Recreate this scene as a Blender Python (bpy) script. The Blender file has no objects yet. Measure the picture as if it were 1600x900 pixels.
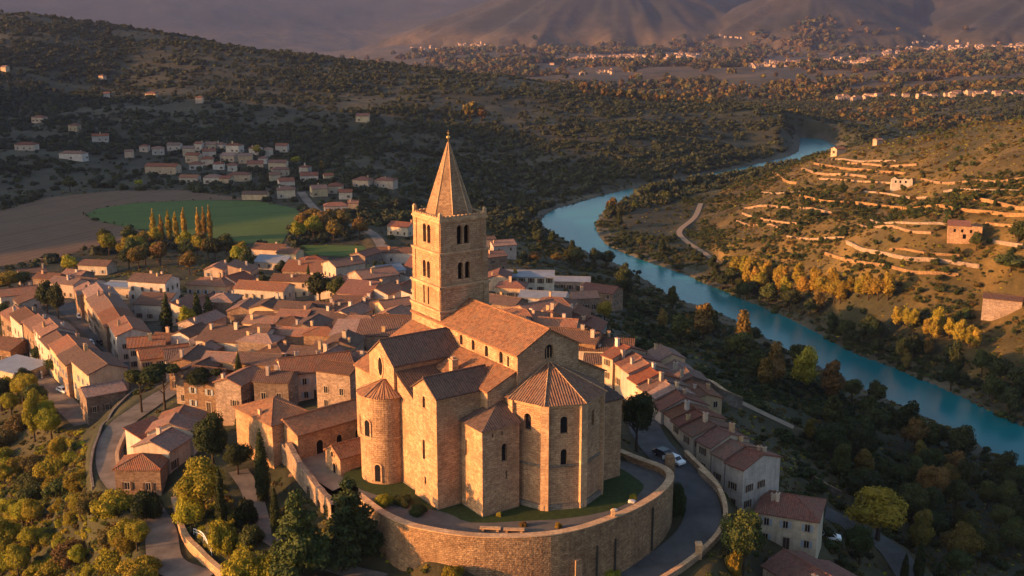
import bpy, bmesh, math, random
import numpy as np
from mathutils import Vector, Matrix
from mathutils.geometry import tessellate_polygon
R=math.radians
random.seed(7); rng=np.random.default_rng(7)
sc=bpy.context.scene; COL=sc.collection
# ------------------------------------------------------------------ camera model (also used to survey where things stand)
FPX=1716.0; PITCH=math.atan(420/FPX); CAMH=74.0
cp,sp=math.cos(PITCH),math.sin(PITCH)
def ray(u,v):
    x=(u-800)/FPX; y=-(v-450)/FPX
    return (x,cp+y*sp,-sp+y*cp)
def g(u,v,z=0.0):
    d=ray(u,v); t=(z-CAMH)/d[2]; return (d[0]*t,d[1]*t)
def gd(u,v,dist):
    d=ray(u,v); t=dist/math.hypot(d[0],d[1]); return (d[0]*t,d[1]*t,CAMH+d[2]*t)
# ------------------------------------------------------------------ terrain survey
CP=[]
def uvz(s):
    for a in s.split(';'):
        u,v,z=map(float,a.split(',')); x,y=g(u,v,z); CP.append((x,y,z))
def uvd(s):
    for a in s.split(';'):
        u,v,d=map(float,a.split(',')); CP.append(gd(u,v,d))
def pol(s):      # bearing (deg from view axis), distance, z
    for a in s.split(';'):
        t,d,z=map(float,a.split(',')); CP.append((d*math.sin(R(t)),d*math.cos(R(t)),z))
uvz('830,895,-7;1050,842,-6.5;1110,810,-6;1122,850,-7;1000,897,-8;1045,722,-3;1000,690,-1.5;600,892,-6;500,890,-6;430,860,-6;330,850,-6;270,865,-9;250,800,-8;180,700,-9;165,755,-10;220,640,-9;390,790,-4.5;420,735,-3;500,715,-1.2;460,700,-1.2;560,705,-.6;300,700,-6;345,650,-7;440,620,-5;620,590,-3;750,520,-5;900,600,-3;700,800,-.5;880,780,-.5;980,760,-.5')
uvz('50,880,-25;150,880,-19;30,750,-25;100,700,-19;40,640,-21;90,610,-17;130,600,-15.5;20,560,-23;100,540,-20;200,500,-21;300,480,-20;60,470,-25;150,430,-28;300,560,-13;400,540,-12;500,520,-11;600,520,-9;550,460,-14;440,470,-19;650,480,-12;600,420,-23;420,400,-29;520,390,-30;760,460,-16;830,440,-24;900,470,-24;960,480,-30;850,520,-10;930,560,-8;980,600,-5.5')
uvz('1040,645,-7;1110,700,-9.5;1170,775,-12;1250,835,-16;1250,897,-17;1160,865,-12;1100,610,-15;1200,660,-22;1130,560,-27;1250,600,-36;1350,680,-38;1300,750,-27;1350,850,-29;1500,780,-42;1590,860,-43;1500,720,-44.5;1450,890,-35')
uvz('1300,500,-43;1400,540,-42;1500,590,-42;1590,640,-42;1590,560,-36;1500,520,-36;1400,480,-34;1560,470,-27;1300,440,-33;1200,440,-40;1150,420,-40;1200,380,-30;1400,420,-22;1500,400,-16;1590,380,-9;1300,390,-24;1490,362,-9;1420,330,-11;1590,330,-1;1300,340,-18;1200,330,-28;1150,340,-36;1100,370,-43;1050,380,-44;1000,360,-44;1000,330,-44;1080,300,-43;1200,290,-26;1300,285,-13;1408,285,-7;1500,270,3;1590,270,10;1300,240,-13;1400,222,2;1500,207,11;1600,185,20;1250,260,-31;1150,290,-41')
uvz('850,400,-40;800,350,-42;830,310,-44;900,300,-44;700,330,-38;650,300,-36;560,330,-33;600,290,-33;500,260,-32;400,260,-32;300,250,-31;200,240,-30;100,240,-28;20,240,-26;450,330,-31;300,340,-31;200,370,-31;100,340,-31;50,400,-30;20,290,-29;150,290,-31;0,180,-15;100,185,-14;250,190,-16;400,200,-18;560,190,-14;700,200,-22;800,220,-30;900,250,-36;1000,250,-38;1100,245,-42;1200,240,-45;0,120,15;150,120,12;300,130,8;450,140,2;600,150,-3;750,160,-10;900,180,-20;1050,200,-30;1150,205,-34;1220,222,-40')
uvd('0,27,1700;100,34,1680;200,48,1650;300,62,1600;450,84,1500;600,105,1400;750,125,1330;900,145,1270;1050,165,1200;1150,181,1160;1220,205,1100;1250,222,1060')
for u,dd in ((0,2500),(200,2450),(400,2300),(600,2100),(800,1900),(950,1750),(1100,1500)):
    x,y,_=gd(u,100,dd); CP.append((x,y,-46))
uvz('1300,200,-46;1400,200,-40;1230,175,-46;1100,150,-47;1250,150,-45;1400,150,-42;1590,150,-30;900,118,-47;1000,110,-46;1300,110,-40;1590,110,-28;700,92,-46;1000,88,-44;1300,80,-38;1600,72,-18')
x,y,_=gd(1450,100,1050); CP.append((x,y,-44)); x,y,_=gd(1620,100,1150); CP.append((x,y,-40))
pol('-6,4600,-46;0,4600,-44;5,5000,-40;10,4600,-40;15,4600,-36;20,4600,-30;26,4600,-10;0,5600,-42;8,5800,-40;16,5800,-38;24,5600,-30;-6,5400,-44')
uvd('-200,-60,8500;0,-70,8500;200,-75,8500;400,-75,8800;600,-70,9000;800,-80,9000')
uvd('100,45,6000;400,60,6000;600,78,6000')
for t in range(-180,180,24):
    if abs(t)>30: pol(f'{t},8500,350;{t},4800,120')
pol('0,60,-26;-40,60,-34;40,60,-34;90,60,-40;-90,60,-38;180,60,-42;180,200,-55;120,200,-52;-120,200,-45;150,700,-50;-150,700,-40;110,800,-45;180,2500,0;130,2500,0;60,200,-45;45,350,-46;60,700,-40;80,2500,-20;42,1000,5;40,600,-10;40,2000,-30;-35,130,-27;-35,250,-27;-45,200,-32;-60,300,-35')
pol('-35,420,-28;-35,700,-28;-35,1100,-5;-38,1700,60;-50,1700,60')
# unseen ridge added left of the view, shaped to shade the hamlet and far slope
LEFT='-53.3,936,128;-43,1026,104;-62,903,95;-66.5,828,15;-51,718,5;-70,743,-12;-45,1272,112;-37.7,784,-22;-60.7,1146,110;-78.7,1020,-5;-62,1700,60;-90,800,-25;-95,1500,-20;-110,1500,-30;-80,2500,20;-105,2500,0;-75,620,-22;-60,520,-22'
pol(LEFT)
CP=np.array(CP)
def qc(x,y):
    r=np.maximum(np.hypot(x,y),20.0)
    return np.arctan2(x,y)*2.5, np.log(r/100)
_cx,_cy=qc(CP[:,0],CP[:,1])
_per=2.5*2*math.pi
def _phi(ax,ay,bx,by):
    dx=5*np.sin((ax-bx)/5)
    return np.sqrt(dx*dx+(ay-by)**2+0.0081)
_A=_phi(_cx[:,None],_cy[:,None],_cx[None],_cy[None])
_m=CP[:,2].mean()
_W=np.linalg.solve(_A-1e-3*np.eye(len(CP)),CP[:,2]-_m)
def base(x,y):
    x=np.asarray(x,float).ravel(); y=np.asarray(y,float).ravel(); out=np.empty(len(x))
    for i in range(0,len(x),40000):
        ax,ay=qc(x[i:i+40000],y[i:i+40000])
        out[i:i+40000]=_phi(ax[:,None],ay[:,None],_cx[None],_cy[None])@_W+_m
    return out
def _hash(ix,iy,s):
    n=(ix.astype(np.int64)*374761393+iy.astype(np.int64)*668265263+s*1274126177)&0x7fffffff
    n=((n^(n>>13))*1274126177)&0x7fffffff
    return ((n^(n>>16))&0xffff)/65535.0
def vn(x,y,s=0):
    ix=np.floor(x); iy=np.floor(y); fx=x-ix; fy=y-iy
    fx=fx*fx*(3-2*fx); fy=fy*fy*(3-2*fy)
    a=_hash(ix,iy,s); b=_hash(ix+1,iy,s); c=_hash(ix,iy+1,s); d=_hash(ix+1,iy+1,s)
    return (a*(1-fx)+b*fx)*(1-fy)+(c*(1-fx)+d*fx)*fy
def fbm(x,y,s=0,o=4):
    t=0; a=.5; n=0
    for k in range(o):
        t=t+a*vn(x,y,s+k); n+=a; a*=.5; x=x*2.03+11.7; y=y*2.03+5.3
    return t/n
def segdist(x,y,pl,closed=False):
    """distance to a polyline, and the interpolated vertex parameter"""
    pl=np.asarray(pl,float); best=np.full(len(x),1e9); par=np.zeros(len(x))
    n=len(pl); rngk=range(n if closed else n-1)
    for i in rngk:
        a=pl[i]; b=pl[(i+1)%n]; dx,dy=b[0]-a[0],b[1]-a[1]; L=dx*dx+dy*dy+1e-9
        t=np.clip(((x-a[0])*dx+(y-a[1])*dy)/L,0,1)
        d=np.hypot(x-a[0]-t*dx,y-a[1]-t*dy); k=d<best
        best=np.where(k,d,best); par=np.where(k,i+t,par)
    return best,par
def inside(x,y,poly):
    c=np.zeros(len(x),bool); n=len(poly)
    for i in range(n):
        x0,y0=poly[i][:2]; x1,y1=poly[(i+1)%n][:2]
        if y0==y1: continue
        k=((y0>y)!=(y1>y))&(x<(x1-x0)*(y-y0)/(y1-y0)+x0); c^=k
    return c
def sstep(a,b,t):
    t=np.clip((t-a)/(b-a),0,1); return t*t*(3-2*t)
def uvl(s): return [tuple(map(float,a.split(','))) for a in s.split(';')]
def smooth(pl,n=4):
    """Catmull-Rom resample"""
    P=[np.array(p,float) for p in pl]; P=[2*P[0]-P[1]]+P+[2*P[-1]-P[-2]]; out=[]
    for i in range(1,len(P)-2):
        for k in range(n):
            t=k/n; a,b,c,d=P[i-1:i+3]
            out.append(.5*((2*b)+(c-a)*t+(2*a-5*b+4*c-d)*t*t+(3*b-a-3*c+d)*t**3))
    out.append(P[-2]); return [tuple(p) for p in out]
WZ=-46.0
BANKL=smooth([g(u,v,WZ) for u,v in uvl('2500,1150;2100,965;1760,805;1600,735;1480,668;1330,598;1230,547;1130,492;1050,463;980,420;900,386;862,362;845,347;862,330;900,318;950,304;1010,291;1100,274;1200,253;1242,241;1250,229;1250,215')],3)
BANKR=smooth([g(u,v,WZ) for u,v in uvl('2500,1040;2100,878;1760,725;1600,668;1500,620;1400,577;1330,550;1250,507;1180,476;1120,451;1060,426;1000,405;950,384;932,360;935,340;952,323;985,309;1030,301;1110,290;1200,272;1266,254;1312,234;1282,217')],3)
RIVER=BANKL+BANKR[::-1]
FZ=-31.0
F_PLOUGH=[g(u,v,FZ) for u,v in uvl('-330,372;-150,358;0,330;70,309;180,298;280,297;350,306;420,313;300,313;210,317;150,327;132,336;150,345;220,360;250,366;205,372;160,382;90,404;-60,425;-330,452')]
F_GREEN=[g(u,v,FZ) for u,v in uvl('300,313.3;210,317.3;151,327;133,336;151,345;221,360;330,381;440,381;452,362;476,341;462,326;400,314')]
F_STRIP=[g(u,v,FZ) for u,v in uvl('470,383;560,384;650,396;650,405;560,402;480,399')]
FIELDS=[F_PLOUGH,F_GREEN,F_STRIP]
FIELD_ALL=[g(u,v,FZ) for u,v in uvl('-340,368;-150,355;0,328;70,307;180,296;280,295;350,304;420,311;462,323;482,341;520,378;650,392;650,408;560,405;470,400;300,384;160,386;90,408;-60,428;-340,456')]
# terrace held by the round retaining wall: the wall's centre line (z = 0 at its foot inside)
WALL=smooth([g(u,v,0.4) for u,v in uvl('560,778;590,801;620,817;660,830;740,842;830,842;900,832;970,808;1015,785;1040,764;1047,748;1035,735;1000,722;965,708')],5)
_c=[g(u,v,0) for u,v in uvl('965,706;940,690;700,690;620,720;560,735')]
TERR=[p[:2] for p in WALL]+_c
TZ=-0.0
# roads: centre line (u,v,z-guess) and half width
ROADS={}
def road(name,s,w):
    pts=[]
    for a in s.split(';'):
        u,v,z=map(float,a.split(',')); x,y=g(u,v,z); pts.append((x,y,z))
    ROADS[name]=(np.array(smooth(pts,5)),w)
road('lane_by_the_row','1000,652,-3.2;1020,690,-3;1048,722,-3.2;1085,762,-4.6;1098,800,-6;1088,832,-7;1050,868,-7.8;990,905,-8.6;900,945,-9.5',3.1)
road('lane_on_the_left','320,905,-9.6;262,880,-9.4;250,830,-8.8;225,790,-8.4;180,745,-9;172,700,-9;188,665,-9;220,640,-9;250,620,-9.3;285,600,-10',2.6)
road('village_street','95,470,-25;120,495,-23.5;150,520,-21.5;185,550,-19;210,570,-17.5;235,590,-15.5',3.2)
road('road_below','-40,570,-23;20,575,-21.5;55,585,-19;75,605,-17.5;105,635,-16.5;135,662,-17',2.8)
road('garden_path','372,735,-3.6;392,765,-4.4;400,795,-5;410,825,-5.6;440,850,-6;520,885,-6.6;600,905,-7',1.7)
road('hamlet_road','470,300,-32;490,325,-31.5;520,345,-31;560,355,-31;585,368,-30;600,390,-28',2.6)
road('farm_track','1095,318,-41;1085,340,-42;1062,360,-43;1070,375,-43;1100,395,-42.5;1120,410,-42',1.6)
road('riverside_road','1290,800,-25;1380,850,-30;1420,895,-33;1440,930,-34',3.0)
road('slope_path','1080,590,-15;1150,625,-19;1240,668,-24',1.2)
PEAKS=((960,5300,330,.40,130),(1110,5900,330,.42,150),(1268,4700,232,.50,60),(1400,5300,330,.52,120),(1690,5000,280,.38,100),(1950,5200,400,.42,120),(2400,5400,420,.4,150))
def ground(x,y):
    x=np.asarray(x,float).ravel(); y=np.asarray(y,float).ravel()
    r=np.hypot(x,y); z=base(x,y)
    amp=np.clip(r*0.006,0.25,14)*np.clip((r-20)/60,0,1)
    sc1=np.clip(r*0.12,14,400)
    nz=np.zeros(len(x))
    for s,lo,hi,A,L in ((1,0,500,.5,14),(5,120,2500,2.2,45),(9,600,20000,9,170),(13,1500,30000,10,380),(21,6300,40000,90,900)):
        w=sstep(lo,lo*1.6+60,r)*(1-sstep(hi*.8,hi,r))
        nz+=w*A*(fbm(x/L,y/L,s)-.5)*2
    z0=z.copy(); z=z+nz
    far=r>3300
    if far.any():
        X,Y=x[far],y[far]; zf=z[far]
        for u,dist,top,slope,c in PEAKS:
            px_,py_,_=gd(u,30,dist); dx,dy=X-px_,Y-py_; d=np.hypot(dx,dy); a=np.arctan2(dy,dx)
            gul=np.abs(fbm(a*3.2+u*.01,d/1500,int(u))-.5)*2; fine=fbm(X/130,Y/130,int(u)+7)-.5
            cone=top-slope*(np.sqrt(d*d+c*c)-c)*(1+.30*(gul-.35))+fine*26
            q=np.clip((cone-zf+25)/50,0,1); zf=np.where(cone>zf+25,cone,np.where(cone>zf-25,zf+(cone-zf)*q*q*(3-2*q)*.5+0*q,zf))
        z[far]=zf
    k=(r<1100)
    xi,yi=x[k],y[k]
    zi=z[k]
    f=inside(xi,yi,FIELD_ALL); d,_=segdist(xi,yi,FIELD_ALL,True); w=np.where(f,1,1-sstep(0,40,d)); zi=zi*(1-w)+FZ*w
    near=np.hypot(xi,yi)<700
    for nm,(pl,hw) in ROADS.items():
        d,p=segdist(xi,yi,pl); i=np.minimum(p.astype(int),len(pl)-2); t=p-i
        rz=pl[i,2]*(1-t)+pl[i+1,2]*t-.12
        w=1-sstep(hw+.6,hw+5,d); zi=zi*(1-w)+rz*w
    t=inside(xi,yi,TERR); d,_=segdist(xi,yi,TERR,True)
    zi=np.where(t&(d>.9),-.12,zi)
    z[k]=zi
    rv=inside(x,y,RIVER); dl,_=segdist(x,y,RIVER,True)
    wet=sstep(0,22,dl)
    z=np.where(rv,np.minimum(z,WZ-.8-np.minimum(dl*.4,3)),np.where(dl<22,(WZ+.5+.02*dl)*(1-wet)+z*wet,z))
    z=np.where(~rv&(r<1300)&(dl<400)&(z<WZ+.45),WZ+.45,z)
    return z
# terrain grid in bearing / log distance
TH=np.concatenate([np.linspace(-.75,.75,640),np.linspace(.75,2*math.pi-.75,150)[1:-1]])
LR=np.linspace(math.log(42),math.log(11000),720)
_t,_l=np.meshgrid(TH,LR)
GX=np.sin(_t)*np.exp(_l); GY=np.cos(_t)*np.exp(_l)
GZ=ground(GX,GY).reshape(GX.shape)
_dth=TH[1]-TH[0]; _dl=LR[1]-LR[0]
def hgt(x,y):
    x=np.asarray(x,float); y=np.asarray(y,float)
    a=np.clip((np.arctan2(x,y)+.75)/_dth,0,638.999); b=np.clip((np.log(np.maximum(np.hypot(x,y),42.1))-LR[0])/_dl,0,len(LR)-1.001)
    i=a.astype(int); j=b.astype(int); fa=a-i; fb=b-j
    return (GZ[j,i]*(1-fa)+GZ[j,i+1]*fa)*(1-fb)+(GZ[j+1,i]*(1-fa)+GZ[j+1,i+1]*fa)*fb
_ts=np.exp(np.linspace(math.log(85),math.log(9500),1500))
def at(u,v,dz=0.0):
    """the ground point whose height + dz is seen at (u,v)"""
    d=ray(u,v); x=d[0]*_ts; y=d[1]*_ts; z=CAMH+d[2]*_ts-dz
    f=z-hgt(x,y); k=np.argmax(f<0)
    if k==0: k=len(_ts)-1
    a=f[k-1]/(f[k-1]-f[k]+1e-12); t=_ts[k-1]+a*(_ts[k]-_ts[k-1])
    return Vector((d[0]*t,d[1]*t,CAMH+d[2]*t-dz))
def pxm(p):
    z=p[2]-CAMH; return FPX/(p[1]*cp-z*sp)
# ------------------------------------------------------------------ object helpers
def tag(o,label=None,cat=None,group=None,kind=None):
    for k,v in (('label',label),('category',cat),('group',group),('kind',kind)):
        if v: o[k]=v
    return o
def thing(name,label,cat,loc=(0,0,0),rz=0.0,group=None):
    o=bpy.data.objects.new(name,None); o.empty_display_size=.5; COL.objects.link(o); o.location=loc; o.rotation_euler=(0,0,rz)
    return tag(o,label,cat,group,'thing')
def link(name,me,parent=None,loc=(0,0,0),rz=0.0):
    o=bpy.data.objects.new(name,me); COL.objects.link(o); o.parent=parent; o.location=loc; o.rotation_euler=(0,0,rz); return o
class MB:
    """collects faces, gives every face UVs in metres"""
    def __init__(s): s.v=[]; s.f=[]; s.m=[]
    def face(s,pts,m=0):
        b=len(s.v); s.v+= [tuple(p) for p in pts]; s.f.append(tuple(range(b,b+len(pts)))); s.m.append(m)
    def box(s,x0,x1,y0,y1,z0,z1,m=0):
        a=[(x0,y0,z0),(x1,y0,z0),(x1,y1,z0),(x0,y1,z0)]; b=[(p[0],p[1],z1) for p in a]; s.hull(a,b,m)
    def hull(s,a,b,m=0,cap=True):
        n=len(a)
        for i in range(n): s.face([a[i],a[(i+1)%n],b[(i+1)%n],b[i]],m)
        if cap: s.face(a[::-1],m); s.face(b,m)
    def tube(s,p,q,r0,r1=None,n=8,m=0,cap=True):
        r1=r0 if r1 is None else r1; p=Vector(p); q=Vector(q); d=(q-p).normalized()
        e=d.orthogonal().normalized(); f=d.cross(e)
        A=[p+(e*math.cos(2*math.pi*i/n)+f*math.sin(2*math.pi*i/n))*r0 for i in range(n)]
        B=[q+(e*math.cos(2*math.pi*i/n)+f*math.sin(2*math.pi*i/n))*r1 for i in range(n)]
        s.hull(A,B,m,cap)
    def slab(s,pts,th,m=0):
        """plate: pts are the top face (ccw from above), thickness straight down"""
        top=[Vector(p) for p in pts]; bot=[p-Vector((0,0,th)) for p in top]; s.hull(bot,top,m)
    def mesh(s,name,mats,smooth=False):
        me=bpy.data.meshes.new(name); me.from_pydata(s.v,[],s.f)
        for m in (mats if isinstance(mats,(list,tuple)) else [mats]): me.materials.append(m)
        me.polygons.foreach_set('material_index',s.m)
        if smooth: me.polygons.foreach_set('use_smooth',[True]*len(s.f))
        uv=me.uv_layers.new(name='UVMap'); me.update(); k=0; dat=np.zeros(len(me.loops)*2)
        for p in me.polygons:
            n=p.normal
            t=Vector((-n.y,n.x,0))
            if t.length<.05: t=Vector((1,0,0))
            t.normalize(); w=n.cross(t)
            for li in p.loop_indices:
                c=me.vertices[me.loops[li].vertex_index].co
                dat[2*li]=c.dot(t); dat[2*li+1]=c.dot(w)
        uv.data.foreach_set('uv',dat)
        return me
    def build(s,name,mats,parent=None,loc=(0,0,0),rz=0.0,smooth=False):
        return link(name,s.mesh(name,mats,smooth),parent,loc,rz)
# ------------------------------------------------------------------ camera, light, world
SUN_AZ=-107.0; SUN_EL=10.5
cam=bpy.data.cameras.new('camera'); co=bpy.data.objects.new('camera',cam); COL.objects.link(co)
co.location=(0,0,CAMH); co.rotation_euler=(math.pi/2-PITCH,0,0); cam.sensor_width=36; cam.lens=36*FPX/1600; cam.clip_end=40000; cam.clip_start=1; sc.camera=co
wd=bpy.data.worlds.new('World'); sc.world=wd; wd.use_nodes=True
_s=wd.node_tree.nodes.new('ShaderNodeTexSky'); _s.sky_type='NISHITA'; _s.sun_disc=False; _s.sun_elevation=R(SUN_EL); _s.sun_rotation=R(SUN_AZ); _s.dust_density=3.5; _s.ozone_density=1.6
wd.node_tree.links.new(_s.outputs[0],wd.node_tree.nodes['Background'].inputs[0]); wd.node_tree.nodes['Background'].inputs[1].default_value=0.12
sl=bpy.data.lights.new('sun','SUN'); so=bpy.data.objects.new('sun',sl); COL.objects.link(so); sl.energy=5.0; sl.angle=R(.6); sl.color=(1.0,.44,.135)
_d=Vector((math.sin(R(SUN_AZ))*math.cos(R(SUN_EL)),math.cos(R(SUN_AZ))*math.cos(R(SUN_EL)),math.sin(R(SUN_EL))))
so.rotation_euler=_d.to_track_quat('Z','Y').to_euler(); so.location=(0,0,300)
vs=sc.view_settings; vs.view_transform='Standard'; vs.look='None'; vs.gamma=1; vs.use_curve_mapping=False; vs.exposure=1.45
try:
    sc.cycles.max_bounces=7; sc.cycles.diffuse_bounces=4; sc.cycles.glossy_bounces=2; sc.cycles.transmission_bounces=2; sc.cycles.volume_bounces=0; sc.cycles.transparent_max_bounces=4
    sc.cycles.caustics_reflective=False; sc.cycles.caustics_refractive=False
except Exception: pass
# ------------------------------------------------------------------ materials
class NT:
    def __init__(s,name):
        s.m=bpy.data.materials.new(name); s.m.use_nodes=True; s.t=s.m.node_tree; s.b=s.t.nodes['Principled BSDF']
        s.b.inputs['Specular IOR Level'].default_value=.2; s.b.inputs['Roughness'].default_value=.9
    def n(s,ty,**k):
        x=s.t.nodes.new('ShaderNode'+ty)
        for a,v in k.items():
            if a.startswith('i_'): x.inputs[a[2:].replace('_',' ')].default_value=v
            else: setattr(x,a,v)
        return x
    def l(s,a,b): s.t.links.new(a,b)
    def math(s,op,a,b=None,c=None):
        x=s.n('Math',operation=op)
        for i,q in enumerate((a,b,c)):
            if q is None: continue
            if isinstance(q,(int,float)): x.inputs[i].default_value=q
            else: s.l(q,x.inputs[i])
        return x.outputs[0]
    def mix(s,f,a,b,mode='MIX'):
        x=s.n('Mix',data_type='RGBA',blend_type=mode)
        for i,q in ((0,f),(6,a),(7,b)):
            if isinstance(q,(int,float)): x.inputs[i].default_value=q
            elif isinstance(q,tuple): x.inputs[i].default_value=(*q,1)
            else: s.l(q,x.inputs[i])
        return x.outputs[2]
    def noise(s,vec,scale,detail=4,rough=.55):
        x=s.n('TexNoise'); x.inputs['Scale'].default_value=scale; x.inputs['Detail'].default_value=detail; x.inputs['Roughness'].default_value=rough
        if vec is not None: s.l(vec,x.inputs['Vector'])
        return x.outputs['Fac']
    def ramp(s,f,a,b):
        x=s.n('MapRange'); x.inputs[1].default_value=a; x.inputs[2].default_value=b; s.l(f,x.inputs[0]); return x.outputs[0]
    def pos(s): return s.n('NewGeometry').outputs['Position']
    def uv(s): return s.n('TexCoord').outputs['UV']
    def rnd(s): return s.n('ObjectInfo').outputs['Random']
    def bump(s,h,dist=.05,strength=.6):
        x=s.n('Bump'); x.inputs['Distance'].default_value=dist; x.inputs['Strength'].default_value=strength; s.l(h,x.inputs['Height']); s.l(x.outputs[0],s.b.inputs['Normal'])
    def col(s,c):
        if isinstance(c,tuple): s.b.inputs['Base Color'].default_value=(*c,1)
        else: s.l(c,s.b.inputs['Base Color'])
        return s.m
def stone_mat(name,c1,c2,mortar,bw=.7,bh=.32,tint=0.0,rub=.5,bumpd=.10):
    k=NT(name); uv=k.uv()
    wob=k.n('TexNoise'); wob.inputs['Scale'].default_value=.9; k.l(uv,wob.inputs['Vector'])
    add=k.n('VectorMath',operation='MULTIPLY_ADD'); k.l(wob.outputs['Color'],add.inputs[0]); add.inputs[1].default_value=(.22,.22,0); k.l(uv,add.inputs[2])
    br=k.n('TexBrick'); k.l(add.outputs[0],br.inputs['Vector']); br.inputs['Scale'].default_value=1; br.inputs['Mortar Size'].default_value=.022; br.inputs['Brick Width'].default_value=bw; br.inputs['Row Height'].default_value=bh
    br.inputs['Color1'].default_value=(*c1,1); br.inputs['Color2'].default_value=(*c2,1); br.inputs['Mortar'].default_value=(*mortar,1); br.inputs['Bias'].default_value=-.1
    vo=k.n('TexVoronoi'); vo.inputs['Scale'].default_value=1.5; vm=k.n('Mapping'); vm.inputs['Scale'].default_value=(1,1.9,1); k.l(add.outputs[0],vm.inputs['Vector']); k.l(vm.outputs[0],vo.inputs['Vector']); vs_=k.n('SeparateColor'); k.l(vo.outputs['Color'],vs_.inputs[0])
    p=k.pos()
    st=k.noise(p,.35,5,.65); st2=k.noise(uv,2.6,3,.6)
    bc=k.mix(1.0,br.outputs['Color'],k.mix(vs_.outputs[0],(.72,.68,.66),(1.12,1.1,1.06)),'MULTIPLY')
    c=k.mix(k.ramp(st,.35,.72),bc,k.mix(1.0,br.outputs['Color'],(.58,.52,.5),'MULTIPLY'))
    c=k.mix(k.ramp(st2,.5,.75),c,k.mix(1.0,c,(.6,.56,.54),'MULTIPLY'))
    mp=k.n('Mapping'); mp.inputs['Scale'].default_value=(1.2,.12,1); k.l(uv,mp.inputs['Vector'])
    c=k.mix(k.math('MULTIPLY',k.ramp(k.noise(mp.outputs[0],1.0,4,.6),.52,.75),rub),c,k.mix(1.0,c,(.5,.46,.45),'MULTIPLY'))
    if tint:
        r=k.rnd(); hs=k.n('HueSaturation'); k.l(c,hs.inputs['Color']); hs.inputs['Saturation'].default_value=1
        k.l(k.math('MULTIPLY_ADD',r,tint,1-tint*.55),hs.inputs['Value']); k.l(k.math('MULTIPLY_ADD',k.math('FRACT',k.math('MULTIPLY',r,7.3)),.5,.65),hs.inputs['Saturation']); c=hs.outputs[0]
    k.bump(k.math('ADD',k.math('MULTIPLY',br.outputs['Fac'],-.6),st2),bumpd,.8)
    return k.col(c)
def plaster_mat(name,c,tint=.5):
    k=NT(name); p=k.pos(); n=k.noise(p,.5,5,.65); n2=k.noise(p,3,4,.6); r=k.rnd()
    a=k.mix(k.ramp(n,.35,.7),c,tuple(q*.66 for q in c)); a=k.mix(k.ramp(n2,.55,.8),a,tuple(q*.55 for q in c))
    mp=k.n('Mapping'); mp.inputs['Scale'].default_value=(1.4,.1,1); k.l(k.uv(),mp.inputs['Vector'])
    a=k.mix(k.math('MULTIPLY',k.ramp(k.noise(mp.outputs[0],1.0,4,.6),.5,.72),.6),a,k.mix(1.0,a,(.5,.46,.44),'MULTIPLY'))
    hs=k.n('HueSaturation'); k.l(a,hs.inputs['Color']); k.l(k.math('MULTIPLY_ADD',r,tint,1-tint*.6),hs.inputs['Value'])
    k.l(k.math('MULTIPLY_ADD',k.math('FRACT',k.math('MULTIPLY',r,9.1)),.8,.5),hs.inputs['Saturation']); k.l(k.math('MULTIPLY_ADD',k.math('FRACT',k.math('MULTIPLY',r,5.7)),.03,.485),hs.inputs['Hue'])
    k.bump(n2,.03,.5); return k.col(hs.outputs[0])
def tile_mat(name,c1,c2,c3,pitch=.34,tint=.5,sat=.5,strp=.55):
    """rows of barrel tiles: u across the slope, v up it"""
    k=NT(name); uv=k.uv(); sx=k.n('SeparateXYZ'); k.l(uv,sx.inputs[0]); r=k.rnd()
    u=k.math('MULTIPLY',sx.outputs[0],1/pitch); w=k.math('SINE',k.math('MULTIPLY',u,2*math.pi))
    row=k.math('FRACT',k.math('MULTIPLY',sx.outputs[1],1/.42))
    cell=k.n('CombineXYZ'); k.l(k.math('FLOOR',u),cell.inputs[0]); k.l(k.math('FLOOR',k.math('MULTIPLY',sx.outputs[1],1/.42)),cell.inputs[1]); k.l(k.math('MULTIPLY',r,50),cell.inputs[2])
    wn=k.n('TexWhiteNoise'); k.l(cell.outputs[0],wn.inputs['Vector'])
    a=k.mix(k.ramp(wn.outputs['Value'],.1,.9),c1,c2); p=k.pos()
    a=k.mix(k.ramp(k.noise(p,.55,5,.7),.45,.7),a,c3)
    a=k.mix(k.ramp(k.noise(p,1.8,4,.7),.58,.75),a,k.mix(1.0,a,(.55,.5,.46),'MULTIPLY'))
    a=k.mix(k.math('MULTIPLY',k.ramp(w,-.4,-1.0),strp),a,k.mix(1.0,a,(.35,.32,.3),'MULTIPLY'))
    hs=k.n('HueSaturation'); k.l(a,hs.inputs['Color']); k.l(k.math('MULTIPLY_ADD',r,tint,1-tint*.55),hs.inputs['Value'])
    k.l(k.math('MULTIPLY_ADD',k.math('FRACT',k.math('MULTIPLY',r,8.3)),sat,1-sat*.6),hs.inputs['Saturation'])
    k.bump(k.math('ADD',w,k.math('MULTIPLY',row,-.7)),.06,.9); return k.col(hs.outputs[0])
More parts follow.
